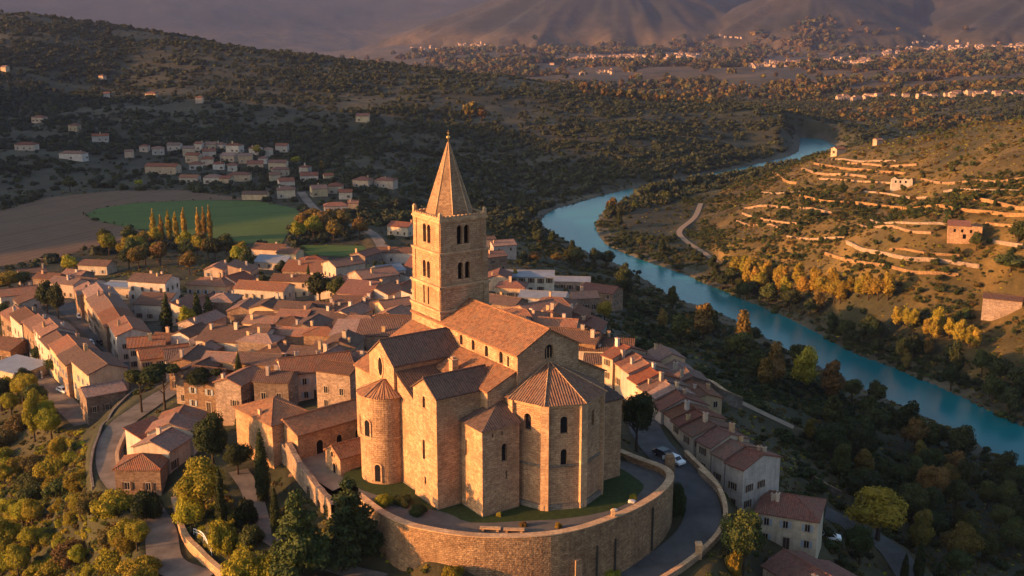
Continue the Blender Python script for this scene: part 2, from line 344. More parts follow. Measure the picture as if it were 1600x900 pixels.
def leaf_mat(name,ca,cb,rv=.5,trans=.2):
    k=NT(name); ge=k.n('NewGeometry'); r=k.rnd(); ri=ge.outputs['Random Per Island']
    a=k.mix(ri,ca,cb); n=k.noise(ge.outputs['Position'],.45,3,.6)
    a=k.mix(k.ramp(n,.35,.65),a,k.mix(1.0,a,(.62,.66,.6),'MULTIPLY'))
    hs=k.n('HueSaturation'); k.l(a,hs.inputs['Color']); k.l(k.math('MULTIPLY_ADD',r,rv,1-rv*.5),hs.inputs['Value']); k.l(k.math('MULTIPLY_ADD',k.math('FRACT',k.math('MULTIPLY',r,6.7)),.05,.475),hs.inputs['Hue'])
    k.col(hs.outputs[0]); k.b.inputs['Roughness'].default_value=.75; k.b.inputs['Specular IOR Level'].default_value=.12
    tr=k.n('BsdfTranslucent'); k.l(hs.outputs[0],tr.inputs[0]); mx=k.n('MixShader'); mx.inputs[0].default_value=trans
    k.l(k.b.outputs[0],mx.inputs[1]); k.l(tr.outputs[0],mx.inputs[2]); k.l(mx.outputs[0],k.t.nodes['Material Output'].inputs['Surface']); return k.m
def plain(name,c,rough=.8,spec=.2,n=.25,scale=3.0,metal=0):
    k=NT(name); f=k.noise(k.pos(),scale,4,.6); a=k.mix(k.ramp(f,.3,.7),c,tuple(q*(1-n*2) for q in c)); k.b.inputs['Roughness'].default_value=rough; k.b.inputs['Specular IOR Level'].default_value=spec; k.b.inputs['Metallic'].default_value=metal; return k.col(a)
M={}
M['church']=stone_mat('church_stone',(.58,.375,.215),(.44,.28,.16),(.29,.19,.12),.75,.36,0,.45)
M['church_smooth']=stone_mat('dressed_stone',(.63,.42,.24),(.56,.37,.21),(.42,.28,.17),1.1,.5,0,.3,.02)
M['rubble']=stone_mat('rubble_stone',(.52,.345,.20),(.34,.225,.135),(.22,.15,.10),.55,.3,.2,.75,.22)
M['plinth']=stone_mat('grey_plinth_stone',(.30,.26,.21),(.19,.17,.14),(.12,.10,.09),.6,.34,0,.3,.1)
M['house_stone']=stone_mat('house_stone',(.47,.31,.195),(.33,.215,.135),(.22,.155,.105),.5,.28,.55,.6)
M['plaster']=plaster_mat('lime_plaster',(.56,.40,.265),.4)
M['pale']=plaster_mat('pale_plaster',(.55,.44,.32),.35)
M['tile']=tile_mat('clay_roof_tiles',(.32,.15,.095),(.19,.10,.07),(.20,.14,.105))
M['tile_church']=tile_mat('church_roof_tiles',(.34,.155,.075),(.19,.09,.05),(.24,.14,.08),.42,0,0,.38)
M['tile_round']=tile_mat('round_roof_tiles',(.34,.155,.075),(.19,.09,.05),(.24,.14,.08),.42,0,0,0.0)
M['tile_apse']=tile_mat('weathered_apse_tiles',(.24,.12,.07),(.14,.075,.05),(.19,.12,.08),.42,0,0,.08)
M['tile_dark']=tile_mat('old_brown_roof_tiles',(.17,.085,.055),(.095,.055,.04),(.13,.085,.06),.42,.2,.3)
M['tile_red']=tile_mat('red_roof_tiles',(.27,.10,.062),(.17,.065,.045),(.19,.105,.07),.36,.3,.3)
M['metal_roof']=plain('grey_sheet_roof',(.20,.215,.245),.45,.4,.15,.4)
M['glass']=plain('dark_window_glass',(.016,.017,.02),.15,.5,.1)
M['void']=plain('painted_dark_interior',(.012,.010,.009),.9,.05,.1)  # near-black colour standing in for the unlit interior behind openings
M['frame']=plain('pale_window_stone',(.42,.33,.25),.85,.2,.15)
M['shutter']=plain('grey_blue_shutter_paint',(.30,.36,.42),.6,.3,.15)
M['shutter_brown']=plain('brown_shutter_wood',(.11,.065,.04),.7,.2,.2)
M['wood']=plain('old_door_wood',(.07,.045,.03),.8,.2,.3)
M['asphalt']=plain('worn_asphalt',(.10,.095,.092),.9,.2,.26,.22)
M['gravel']=plain('pale_gravel_road',(.21,.175,.145),.95,.1,.25,.3)
M['dirt']=plain('dusty_track',(.28,.21,.145),.95,.1,.15,.6)
M['bark']=plain('tree_bark',(.07,.05,.035),.95,.1,.3,4)
M['white']=plain('white_paint',(.75,.75,.73),.4,.4,.05)
M['carblue']=plain('blue_car_paint',(.05,.13,.24),.3,.5,.05)
M['cardark']=plain('dark_car_paint',(.03,.032,.036),.3,.5,.05)
M['rubber']=plain('black_rubber',(.015,.015,.015),.8,.2,.05)
M['metal']=plain('galvanised_metal',(.55,.53,.50),.4,.5,.05,3,.6)
M['gilt']=plain('gilded_metal',(.75,.45,.14),.3,.5,.05,3,.9)
M['dark_iron']=plain('dark_iron',(.03,.028,.026),.6,.4,.1)
M['white_rock']=plain('white_limestone',(.62,.58,.52),.9,.2,.15,2)
LEAF=dict(dark=leaf_mat('dark_green_foliage',(.030,.042,.014),(.055,.065,.022)),
 green=leaf_mat('mid_green_foliage',(.052,.066,.018),(.085,.092,.026)),
 lime=leaf_mat('yellow_green_foliage',(.23,.205,.018),(.34,.275,.03)),
 gold=leaf_mat('golden_autumn_foliage',(.28,.195,.022),(.36,.25,.04)),
 rust=leaf_mat('rusty_autumn_foliage',(.145,.095,.025),(.21,.135,.035)),
 cypress=leaf_mat('cypress_foliage',(.028,.042,.012),(.05,.062,.018),.3,.1),
 scrub=leaf_mat('dry_scrub_foliage',(.095,.072,.024),(.145,.10,.032)),
 poplar=leaf_mat('yellow_poplar_foliage',(.30,.20,.03),(.40,.26,.04)),
 hill=leaf_mat('hill_wood_foliage',(.040,.050,.024),(.060,.066,.032),.3,.1))
# ------------------------------------------------------------------ ground sheet
def ground_mat():
    k=NT('ground_soil_and_grass'); at=k.n('Attribute',attribute_name='tint'); p=k.pos()
    n1=k.noise(p,.9,6,.7); n2=k.noise(p,.06,6,.7); n3=k.noise(p,.008,6,.7)
    c=k.mix(k.ramp(n1,.3,.75),at.outputs['Color'],k.mix(1.0,at.outputs['Color'],(.6,.62,.6),'MULTIPLY'))
    c=k.mix(k.ramp(n2,.4,.7),c,k.mix(1.0,c,(.62,.66,.6),'MULTIPLY'))
    c=k.mix(k.ramp(n3,.4,.68),c,k.mix(1.0,c,(.6,.62,.62),'MULTIPLY'))
    n4=k.noise(p,.022,6,.78); c=k.mix(k.ramp(n4,.46,.62),c,k.mix(1.0,c,(.60,.62,.6),'MULTIPLY'))
    n5=k.noise(p,.28,5,.8); c=k.mix(k.math('MULTIPLY',k.ramp(n5,.52,.7),.6),c,k.mix(1.0,c,(1.5,1.4,1.2),'MULTIPLY'))
    k.bump(k.math('ADD',n1,k.math('MULTIPLY',n4,6)),.35,.6); return k.col(c)
def tint_at(x,y,z):
    """the soil and plant cover of each spot (RGB albedo)"""
    r=np.hypot(x,y); th=np.degrees(np.arctan2(x,y)); n=len(x)
    u_off=FPX*np.tan(np.radians(np.clip(th,-60,60)))+800
    C=np.tile(np.array([.062,.060,.028]),(n,1))
    def blend(w,c):
        nonlocal C
        C=C*(1-w[:,None])+np.array(c)*w[:,None]
    big=fbm(x/60,y/60,31); mid=fbm(x/15,y/15,33); huge=fbm(x/300,y/300,35)
    blend(sstep(.45,.65,big),(.085,.070,.032))
    dl,_=segdist(x,y,BANKR); dlL,_=segdist(x,y,BANKL)
    right=inside(x,y,[g(*q) for q in ((1120,410,-42),(1085,340,-43),(1150,285,-40),(1290,238,-15),(1400,215,2),(1650,170,20),(2400,190,25),(2500,760,-40),(1590,600,-36),(1400,500,-40),(1250,450,-38))])
    w=right*1.0
    blend(w*.9,(.155,.105,.034)); blend(w*sstep(.42,.62,mid),(.25,.155,.045)); blend(w*sstep(.5,.66,big)*.8,(.10,.082,.028))
    vill=inside(x,y,[g(*q) for q in ((-50,430,-20),(100,415,-22),(300,425,-18),(400,385,-26),(480,395,-24),(640,380,-24),(770,375,-22),(880,420,-24),(960,470,-28),(1000,560,-8),(960,590,-5),(560,600,-6),(470,620,-8),(350,600,-10),(130,640,-15),(-50,560,-22))])
    blend(vill*.75,(.15,.115,.085)); blend(vill*sstep(.5,.66,mid)*.8,(.062,.058,.028))
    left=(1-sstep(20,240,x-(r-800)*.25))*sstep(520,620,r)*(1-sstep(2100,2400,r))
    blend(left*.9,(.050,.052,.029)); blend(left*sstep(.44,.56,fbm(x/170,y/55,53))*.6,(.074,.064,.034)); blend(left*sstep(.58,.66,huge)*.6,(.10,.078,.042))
    far=sstep(1350,2000,r)*(1-(1-sstep(20,240,x-(r-800)*.25))*(r<2300))
    blend(far*.9,(.115,.078,.046)); blend(far*sstep(.45,.65,huge),(.075,.058,.036)); blend(far*sstep(.55,.7,big)*.5,(.16,.105,.06))
    mt=sstep(-5,60,z)*sstep(3600,4200,r); blend(mt*.9,(.042,.036,.031)); blend(mt*sstep(.42,.62,fbm(x/260,y/260,41)),(.028,.028,.026)); blend(mt*sstep(.55,.68,fbm(x/420,y/420,45))*.6,(.07,.052,.04))
    bank=(np.minimum(dl,dlL)<7)&(r<1200); blend(bank*.6,(.17,.14,.10))
    return C
def grid_ground():
    nr,nc=GX.shape; P=np.stack([GX,GY,GZ],-1).reshape(-1,3)
    i=np.arange(nr-1)[:,None]*nc; j=np.arange(nc)[None]; jn=(j+1)%nc
    q=np.stack([i+j,i+nc+j,i+nc+jn,i+jn],-1).reshape(-1,4)[:,::-1]
    c0=len(P); P=np.vstack([P,[[0,0,GZ[0].mean()]]])
    me=bpy.data.meshes.new('ground'); nq=len(q)
    tri=np.stack([np.arange(nc),(np.arange(nc)+1)%nc,np.full(nc,c0)],-1)[:,::-1]
    me.vertices.add(len(P)); me.vertices.foreach_set('co',P.ravel())
    me.loops.add(nq*4+nc*3); me.loops.foreach_set('vertex_index',np.concatenate([q.ravel(),tri.ravel()]).astype(np.int32))
    me.polygons.add(nq+nc); me.polygons.foreach_set('loop_start',np.concatenate([np.arange(nq)*4,nq*4+np.arange(nc)*3]).astype(np.int32))
    me.update(calc_edges=True); me.polygons.foreach_set('use_smooth',np.ones(nq+nc,bool))
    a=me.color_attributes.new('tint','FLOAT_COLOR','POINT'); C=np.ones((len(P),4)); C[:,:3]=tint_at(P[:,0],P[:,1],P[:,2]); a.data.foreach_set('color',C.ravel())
    me.materials.append(ground_mat()); me.validate()
    o=link('ground',me); o['kind']='structure'; return o
grid_ground()
def sheet(name,poly,z,mat,kind='structure'):
    mb=MB(); tri=tessellate_polygon([[Vector((p[0],p[1],0)) for p in poly]])
    for t in tri:
        pts=[(poly[i][0],poly[i][1],z) for i in t]
        a,b,c=pts
        if (b[0]-a[0])*(c[1]-a[1])-(b[1]-a[1])*(c[0]-a[0])<0: pts=pts[::-1]
        mb.face(pts)
    o=mb.build(name,mat); o['kind']=kind; return o
# river
def water_mat():
    k=NT('green_blue_river_water'); p=k.pos()
    k.b.inputs['Roughness'].default_value=.22; k.b.inputs['Specular IOR Level'].default_value=.32; k.b.inputs['IOR'].default_value=1.33
    n=k.noise(p,.02,4,.6); mp=k.n('Mapping'); mp.inputs['Scale'].default_value=(1,1,1); k.l(p,mp.inputs[0]); w=k.noise(mp.outputs[0],.5,4,.65)
    k.bump(w,.12,.35); return k.col(k.mix(k.ramp(n,.35,.65),(.004,.105,.125),(.008,.14,.155)))
mb=MB(); L=np.array(BANKL); Rr=np.array(BANKR); n=min(len(L),len(Rr))
_i=np.linspace(0,1,160); L=np.stack([np.interp(_i,np.linspace(0,1,len(L)),L[:,k]) for k in (0,1)],1); Rr=np.stack([np.interp(_i,np.linspace(0,1,len(Rr)),Rr[:,k]) for k in (0,1)],1)
D=Rr-L; D/=np.linalg.norm(D,axis=1)[:,None]; L2=L-D*7; R2=Rr+D*7
for i in range(len(L)-1):
    mb.face([(*L2[i],WZ),(*L2[i+1],WZ),(*R2[i+1],WZ),(*R2[i],WZ)][::-1])
o=mb.build('river',water_mat()); o['kind']='structure'
# fields
def field_mat(name,c1,c2,ang,pitch):
    k=NT(name); mp=k.n('Mapping'); mp.inputs['Rotation'].default_value=(0,0,R(ang)); k.l(k.pos(),mp.inputs[0]); sx=k.n('SeparateXYZ'); k.l(mp.outputs[0],sx.inputs[0])
    w=k.math('SINE',k.math('MULTIPLY',sx.outputs[0],2*math.pi/pitch)); n=k.noise(k.pos(),.05,6,.7); n2=k.noise(k.pos(),.5,5,.7)
    c=k.mix(k.ramp(n,.35,.7),c1,c2); c=k.mix(k.ramp(n2,.5,.8),c,k.mix(1.0,c,(.7,.7,.7),'MULTIPLY')); c=k.mix(k.math('MULTIPLY',k.ramp(w,.0,1.0),.4),c,k.mix(1.0,c,(.55,.55,.55),'MULTIPLY')); tl=k.math('SINE',k.math('MULTIPLY',sx.outputs[0],2*math.pi/31)); c=k.mix(k.math('MULTIPLY',k.ramp(tl,.93,.985),.5),c,k.mix(1.0,c,(.75,.6,.6),'MULTIPLY')); c=k.mix(k.math('MULTIPLY',k.ramp(k.noise(k.pos(),.012,5,.7),.45,.65),.6),c,k.mix(1.0,c,(1.25,1.1,.8),'MULTIPLY'))
    k.bump(n2,.2,.6); return k.col(c)
sheet('ploughed_field',F_PLOUGH,FZ+.10,field_mat('ploughed_soil',(.125,.078,.046),(.10,.062,.038),25,5.5))
m_=field_mat('young_green_crop',(.050,.092,.016),(.062,.105,.02),70,6)
sheet('crop_field',F_GREEN,FZ+.14,m_); sheet('grass_strip',F_STRIP,FZ+.12,m_)
# roads
def strip(name,key,mat,dz=.02):
    pl,hw=ROADS[key]; mb=MB(); n=len(pl); T=np.gradient(pl[:,:2],axis=0); T/=np.linalg.norm(T,axis=1)[:,None]; N=np.stack([-T[:,1],T[:,0]],1)
    for i in range(n-1):
        a,b=pl[i],pl[i+1]; na,nb=N[i]*hw,N[i+1]*hw
        mb.face([(a[0]-na[0],a[1]-na[1],a[2]+dz),(b[0]-nb[0],b[1]-nb[1],b[2]+dz),(b[0]+nb[0],b[1]+nb[1],b[2]+dz),(a[0]+na[0],a[1]+na[1],a[2]+dz)])
    o=mb.build(name,mat); o['kind']='structure'; return N
strip('road','lane_by_the_row',M['asphalt']); strip('road','lane_on_the_left',M['gravel']); strip('road','village_street',M['asphalt']); strip('road','road_below',M['gravel'])
strip('path','garden_path',M['gravel']); strip('road','hamlet_road',M['gravel'],.1); strip('path','farm_track',M['dirt'],.1); strip('road','riverside_road',M['asphalt']); strip('path','slope_path',M['dirt'])
# ------------------------------------------------------------------ wall panels with real openings
def arch(a,z,w,h,n=8,round_=True):
    """opening outline (counter-clockwise in a,z): a = centre, z = sill"""
    if not round_: return [(a-w/2,z),(a+w/2,z),(a+w/2,z+h),(a-w/2,z+h)]
    r=w/2; zc=z+h-r
    return [(a-r,z),(a+r,z)]+[(a+r*math.cos(math.pi*i/n),zc+r*math.sin(math.pi*i/n)) for i in range(n+1)]
def panel(mb,p0,p1,prof,ops=(),depth=.5,mat=0,panes=None):
    """a wall face from p0 to p1 (outside on the right), cut by the openings; panes collects the recessed fillings"""
    dx,dy=p1[0]-p0[0],p1[1]-p0[1]; L=math.hypot(dx,dy); dx/=L; dy/=L; nx,ny=dy,-dx
    P=lambda a,z,o=0.0: (p0[0]+dx*a+nx*o,p0[1]+dy*a+ny*o,z)
    holes=[arch(*o[:4],round_=(len(o)<5 or o[4]!='rect')) for o in ops]
    loops=[[Vector((a,z,0)) for a,z in prof]]+[[Vector((a,z,0)) for a,z in h] for h in holes]
    flat=[v for l in loops for v in l]
    if holes:
        for t in tessellate_polygon(loops):
            q=[flat[i] for i in t]
            if (q[1].x-q[0].x)*(q[2].y-q[0].y)-(q[1].y-q[0].y)*(q[2].x-q[0].x)<0: q=q[::-1]
            mb.face([P(v.x,v.y) for v in q],mat)
    else: mb.face([P(a,z) for a,z in prof],mat)
    for h in holes:
        n=len(h)
        for i in range(n):
            a,b=h[i],h[(i+1)%n]; mb.face([P(*a),P(*b),P(*b,-depth),P(*a,-depth)],mat)
        if panes is not None:
            w=MB(); w.face([P(a,z,-depth+.02) for a,z in h])
            panes.append(w)
def roof_plate(mb,pts,th=.24,m=0): mb.slab(pts,th,m)
def ridge_cap(mb,p,q,r=.16,m=0): mb.tube(p,q,r,r,6,m)
def gable_roof(mb,x0,x1,y0,y1,ze,zr,axis='x',ov=.4,ovg=.3,m=0,mid=None):
    if axis=='x':
        yc=(y0+y1)/2 if mid is None else mid
        s0=(zr-ze)/(yc-y0); s1=(zr-ze)/(y1-yc); a,b=x0-ovg,x1+ovg; e=.13
        roof_plate(mb,[(a,y0-ov,ze-ov*s0+e),(b,y0-ov,ze-ov*s0+e),(b,yc,zr+e),(a,yc,zr+e)],m=m)
        roof_plate(mb,[(a,yc,zr+e),(b,yc,zr+e),(b,y1+ov,ze-ov*s1+e),(a,y1+ov,ze-ov*s1+e)],m=m)
        ridge_cap(mb,(a-.02,yc,zr+e+.02),(b+.02,yc,zr+e+.02),m=m)
    else:
        xc=(x0+x1)/2 if mid is None else mid
        s0=(zr-ze)/(xc-x0); s1=(zr-ze)/(x1-xc); a,b=y0-ovg,y1+ovg; e=.13
        roof_plate(mb,[(x0-ov,b,ze-ov*s0+e),(x0-ov,a,ze-ov*s0+e),(xc,a,zr+e),(xc,b,zr+e)],m=m)
        roof_plate(mb,[(xc,b,zr+e),(xc,a,zr+e),(x1+ov,a,ze-ov*s1+e),(x1+ov,b,ze-ov*s1+e)],m=m)
        ridge_cap(mb,(xc,a-.02,zr+e+.02),(xc,b+.02,zr+e+.02),m=m)
# ------------------------------------------------------------------ the abbey church
OX,OY=5.8,166.0; YAW=math.atan2(-.824,.566)
church=thing('abbey_church','golden stone abbey church with tall bell tower and pointed spire on its round terrace','church',(OX,OY,0),YAW)
def lw(s,t,z=0):      # church plan (s towards the apse, t towards the sunny side) to world
    return (OX+s*.566-t*.824,OY-s*.824-t*.566,z)
def win(parent,panes,name='window',mat=None):
    for w in panes: w.build(name,mat or M['glass'],parent)
def block(name,s0,s1,t0,t1,zb,ze,zr=None,axis='x',ops={},roof='tile_church',shed=None,mat='church',ov=.35,parent=None,rooftop=True,openname='window',plinth=True,hip=None):
    """a rectangular mass of the church: its walls are the part, roof and windows its sub-parts"""
    x0,x1=s0,s1; y0,y1=-t1,-t0; mb=MB(); pan=[]
    cor=[(x0,y0),(x1,y0),(x1,y1),(x0,y1)]; hs=shed or [ze]*4; sides='lcrb'
    for i,k in enumerate('ldrb'):
        p,q=cor[i],cor[(i+1)%4]; L=math.hypot(q[0]-p[0],q[1]-p[1]); ha,hb=hs[i],hs[(i+1)%4]
        pr=[(0,zb),(L,zb),(L,hb)]
        if zr and ((axis=='x' and k in 'db') or (axis=='y' and k in 'lr')): pr.append((L/2,zr))
        pr.append((0,ha)); panel(mb,p,q,pr,ops.get(k,()),panes=pan)
    if plinth:      # battered grey footing, proud of the walls
        for (a,b) in ((x0-.18,x1+.18),):
            e=.18; mb.hull([(x0-e,y0-e,zb),(x1+e,y0-e,zb),(x1+e,y1+e,zb),(x0-e,y1+e,zb)],[(x0-.06,y0-.06,zb+1.3),(x1+.06,y0-.06,zb+1.3),(x1+.06,y1+.06,zb+1.3),(x0-.06,y1+.06,zb+1.3)],1)
    o=mb.build(name,[M[mat],M['plinth']],parent or church); win(o,pan,openname)
    if rooftop:
        rb=MB()
        if zr: gable_roof(rb,x0,x1,y0,y1,ze,zr,axis,ov,.25)
        elif shed:
            e=.13; zc=lambda i: hs[i]+e
            C=[Vector((c[0],c[1],zc(i))) for i,c in enumerate(cor)]; ctr=sum(C,Vector())/4
            ex=(C[1]-C[0]).normalized()*ov; ey=(C[3]-C[0]).normalized()*ov
            rb.slab([C[0]-ex-ey,C[1]+ex-ey,C[2]+ex+ey,C[3]-ex+ey],.24)
        elif hip:
            hx,hy,hz=hip; P=Vector((hx,hy,hz+.15)); Q=[Vector((c[0]+(ov if c[0]==x1 else -ov),c[1]+(ov if c[1]==y1 else -ov),ze+.02)) for c in cor]
            for i in range(4): rb.face([Q[i],Q[(i+1)%4],P])
            rb.face(Q[::-1])
        rb.build('roof',M[roof],o)
    return o
# nave, with a clerestory of round-headed windows
nave=block('nave',-33,0,-6,6,-2,23.5,26.7,'x',{'l':[(9.6+i*0,21.2,.9,1.7) for i in ()]+[(16.5,21.1,.9,1.75),(20.2,21.1,.9,1.75),(24.2,21.0,.95,1.85),(28.4,20.95,1.0,1.95),(30.4,20.95,.55,1.75)],
  'd':[(6.1,21.9,1.7,2.3)]},plinth=False)
tr=MB()
for dx in (-.28,.28): tr.tube((.02-.35,dx+.1,21.9),(.02-.35,dx+.1,23.6),.07,n=6)
tr.build('tracery',M['church_smooth'],nave)
# side aisles
block('west_aisle',-33,-24.6,6,17.6,-3,0,shed=[15.4,15.4,21.6,21.6],ops={'l':[(5.6,11.2,.8,1.6),(2.4,6.5,.8,1.6)]},ov=.3)
block('east_aisle',-16.4,-.6,6,11.2,-2,0,shed=[18.4,18.4,20.7,20.7],ops={},ov=.3,plinth=False)
block('south_aisle',-33,-.6,-12,-6,-3,0,shed=[20.6,20.6,17.6,17.6],ov=.3,plinth=False)
# transept
block('transept',-25,-16.4,6,18.9,-2,19.9,23.0,'y',{'l':[(4.15,16.9,1.5,3.2)],'d':[]},plinth=False,roof='tile_dark')
ringm=MB()
_n=28
for i in range(_n):
    a0,a1=2*math.pi*i/_n,2*math.pi*(i+1)/_n
    P=lambda a,r,o: (-25+4.15+.75*r*math.cos(a),-18.9-o,18.5+1.6*r*math.sin(a))
    A=[P(a0,1.0,.0),P(a1,1.0,.0),P(a1,1.28,.0),P(a0,1.28,.0)]; B=[P(a0,1.0,.14),P(a1,1.0,.14),P(a1,1.28,.14),P(a0,1.28,.14)]
    ringm.hull(A,B)
ringm.build('window_surround',M['church_smooth'],[o for o in church.children if o.name.startswith('transept')][0])
# low chapel in the corner, roof falling towards the apse
block('corner_chapel',-16.3,-9.9,10.8,18.4,-1,0,shed=[18.6,15.4,15.4,18.6],ov=.3,roof='tile_dark')
# tall chapel tower with lit gable
block('chapel_tower',-9.8,-2.7,8.2,19.1,-1.2,18.3,20.5,'y',{'l':[(3.3,15.6,.85,1.9),(3.0,7.0,.75,3.3),(3.3,2.9,.5,1.3)],'d':[(8.2,16.4,.5,1.0),]},roof='tile_dark')
# sacristy with hipped roof
sac=block('sacristy',-2.6,3.4,8.0,14.8,-1.2,13.9,None,ops={'d':[(4.0,8.2,.95,2.9),(4.4,5.2,.3,1.4),(1.9,12.6,.3,.6),(3.6,12.6,.3,.6)],'l':[(1.4,8.6,.45,2.6)]},hip=(-1.2,-8.4,16.6),roof='tile_dark')
# round apse of the transept
def round_apse(name,cs,ct,rad,zb,ze,zap,a0,a1,n=26):
    mb=MB(); cx,cy=cs,-ct; A=[a0+(a1-a0)*i/n for i in range(n+1)]
    lv=[(zb,rad+.22),(zb+1.0,rad+.1),(zb+1.02,rad),(ze*.52,rad+.03),(ze*.52+.02,rad+.16),(ze*.52+.3,rad+.16),(ze*.52+.32,rad),(ze-.5,rad),(ze-.48,rad+.18),(ze,rad+.22)]
    for (za,ra),(zc,rc) in zip(lv,lv[1:]):
        for i in range(n):
            p=lambda a,r,z:(cx+r*math.cos(a),cy+r*math.sin(a),z)
            mb.face([p(A[i],ra,za),p(A[i+1],ra,za),p(A[i+1],rc,zc),p(A[i],rc,zc)],1 if zc<zb+1.01 else 0)
    o=mb.build(name,[M['church'],M['plinth']],church); rb=MB()
    for i in range(n):
        p=lambda a,r,z:(cx+r*math.cos(a),cy+r*math.sin(a),z)
        rb.face([p(A[i],rad+.45,ze-.1),p(A[i+1],rad+.45,ze-.1),(cx,cy,zap)]); rb.face([p(A[i],rad+.45,ze-.1),p(A[i+1],rad+.45,ze-.1),p(A[i+1],rad+.1,ze-.18),p(A[i],rad+.1,ze-.18)][::-1])
    rb.build('roof',M['tile_round'],o)
    rc=MB()
    for k in (9,15): rc.tube((cx+.3*math.cos(A[k]),cy+.3*math.sin(A[k]),zap-.02),(cx+(rad+.5)*math.cos(A[k]),cy+(rad+.5)*math.sin(A[k]),ze+.02),.09,n=5)
    rc.build('roof_rib',M['church_smooth'],o)
    return o
def on_round(parent,cs,ct,rad,a,z,w,h,name='window'):
    """an arched window set in a moulded surround on the curved wall"""
    cx,cy=cs,-ct; ux,uy=-math.sin(a),math.cos(a); nx,ny=math.cos(a),math.sin(a)
    P=lambda s,zz,o:(cx+nx*(rad+o)+ux*s,cy+ny*(rad+o)+uy*s,zz)
    inn=arch(0,z,w,h); out=arch(0,z-.2,w+.5,h+.45); mb=MB()
    for i in range(len(inn)):
        j=(i+1)%len(inn); mb.hull([P(*inn[i],-.3),P(*inn[j],-.3),P(*out[j],-.3),P(*out[i],-.3)][::-1],[P(*inn[i],.1),P(*inn[j],.1),P(*out[j],.1),P(*out[i],.1)][::-1])
    mb.build(name+'_surround',M['church_smooth'],parent)
    gm=MB(); gm.face([P(s,zz,.02) for s,zz in inn]); gm.build(name,M['glass'],parent)
TA=(-19.3,19.2,4.1)
o=round_apse('transept_apse',TA[0],TA[1],TA[2],-1.5,15.0,16.9,R(-200),R(20))
on_round(o,*TA,R(-72),7.9,1.1,3.0); on_round(o,*TA,R(-110),8.2,.9,3.0); on_round(o,*TA,R(-48),.5,.95,3.0,'door')
# polygonal main apse with pilaster strips
AC=(1.2,0.0); AR=7.9
def main_apse():
    cx,cy=AC; ang=[R(-90),R(-45),0,R(45),R(90)]; V=[(cx+AR*math.cos(a),cy+AR*math.sin(a)) for a in ang]
    V=[(-1.0,V[0][1])]+V+[(-1.0,V[-1][1])]; mb=MB(); pan=[]; zb,ze=-1.5,17.3
    OP={1:[(2.9,12.6,1.25,2.7)],2:[(3.0,12.4,1.2,2.8),(3.0,7.2,1.0,2.7)],3:[(3.0,12.6,.9,2.6)]}
    for i in range(len(V)-1):
        L=math.dist(V[i],V[i+1]); panel(mb,V[i],V[i+1],[(0,zb),(L,zb),(L,ze),(0,ze)],OP.get(i,()),panes=pan,depth=.55)
    o=mb.build('main_apse',M['church'],church); win(o,pan)
    def ring(name,r0,z0,z1,mt):
        rb=MB()
        for i in range(4):
            p=lambda a,r,z:(cx+r*math.cos(a),cy+r*math.sin(a),z)
            a,b=ang[i],ang[i+1]
            rb.hull([p(a,AR-.1,z0),p(b,AR-.1,z0),p(b,AR+r0,z0),p(a,AR+r0,z0)][::-1],[p(a,AR-.1,z1),p(b,AR-.1,z1),p(b,AR+r0,z1),p(a,AR+r0,z1)][::-1])
        rb.build(name,mt,o)
    ring('plinth',.38,-1.5,.9,M['plinth']); ring('string_course',.16,7.0,7.35,M['plinth']); ring('cornice',.3,16.75,17.28,M['church_smooth'])
    for a in ang[:4]:
        pb=MB(); n=(math.cos(a),math.sin(a)); t=(-n[1],n[0]); q=lambda u,v,z:(cx+n[0]*v+t[0]*u,cy+n[1]*v+t[1]*u,z)
        w=.62; r1=AR+.34; r0=AR-.5
        pb.hull([q(-w,r0,-1.5),q(-w,r1,-1.5),q(w,r1,-1.5),q(w,r0,-1.5)],[q(-w,r0,17.1),q(-w,r1,17.1),q(w,r1,17.1),q(w,r0,17.1)]); pb.build('pilaster',M['church_smooth'],o)
    rb=MB(); E=[(cx+(AR+.75)*math.cos(a),cy+(AR+.75)*math.sin(a),17.25) for a in ang]; E=[(-.3,E[0][1],17.25)]+E+[(-.3,E[-1][1],17.25)]; T=(.1,cy,21.6)
    for a,b in zip(E,E[1:]): rb.face([a,b,T]); rb.face([a,b,(b[0]*.9,b[1]*.9,17.1),(a[0]*.9,a[1]*.9,17.1)][::-1])
    rb.build('roof',M['tile_apse'],o)
    hb=MB()
    for e in E[1:-1]: hb.tube((T[0],T[1],T[2]+.03),(e[0],e[1],e[2]+.05),.11,n=6)
    hb.build('roof_rib',M['church'],o)
main_apse()
block('south_chapel',-9,3.2,-12.6,-7.9,-2,0,shed=[15.9,13.8,13.8,15.9],ov=.3,roof='tile_dark',ops={'d':[]})
# little stack and roof hatch between the chapel roofs
def stack(s,t,z0,z1,w=.5,parent=None,name='chimney',mat='church_smooth'):
    mb=MB(); mb.box(s-w,s+w,-t-w,-t+w,z0,z1); mb.box(s-w-.12,s+w+.12,-t-w-.12,-t+w+.12,z1,z1+.18); mb.box(s-w*.6,s+w*.6,-t-w*.6,-t+w*.6,z1+.18,z1+.5)
    return mb.build(name,M[mat],parent or church)
stack(-11.5,10.6,17.5,20.6,.55)
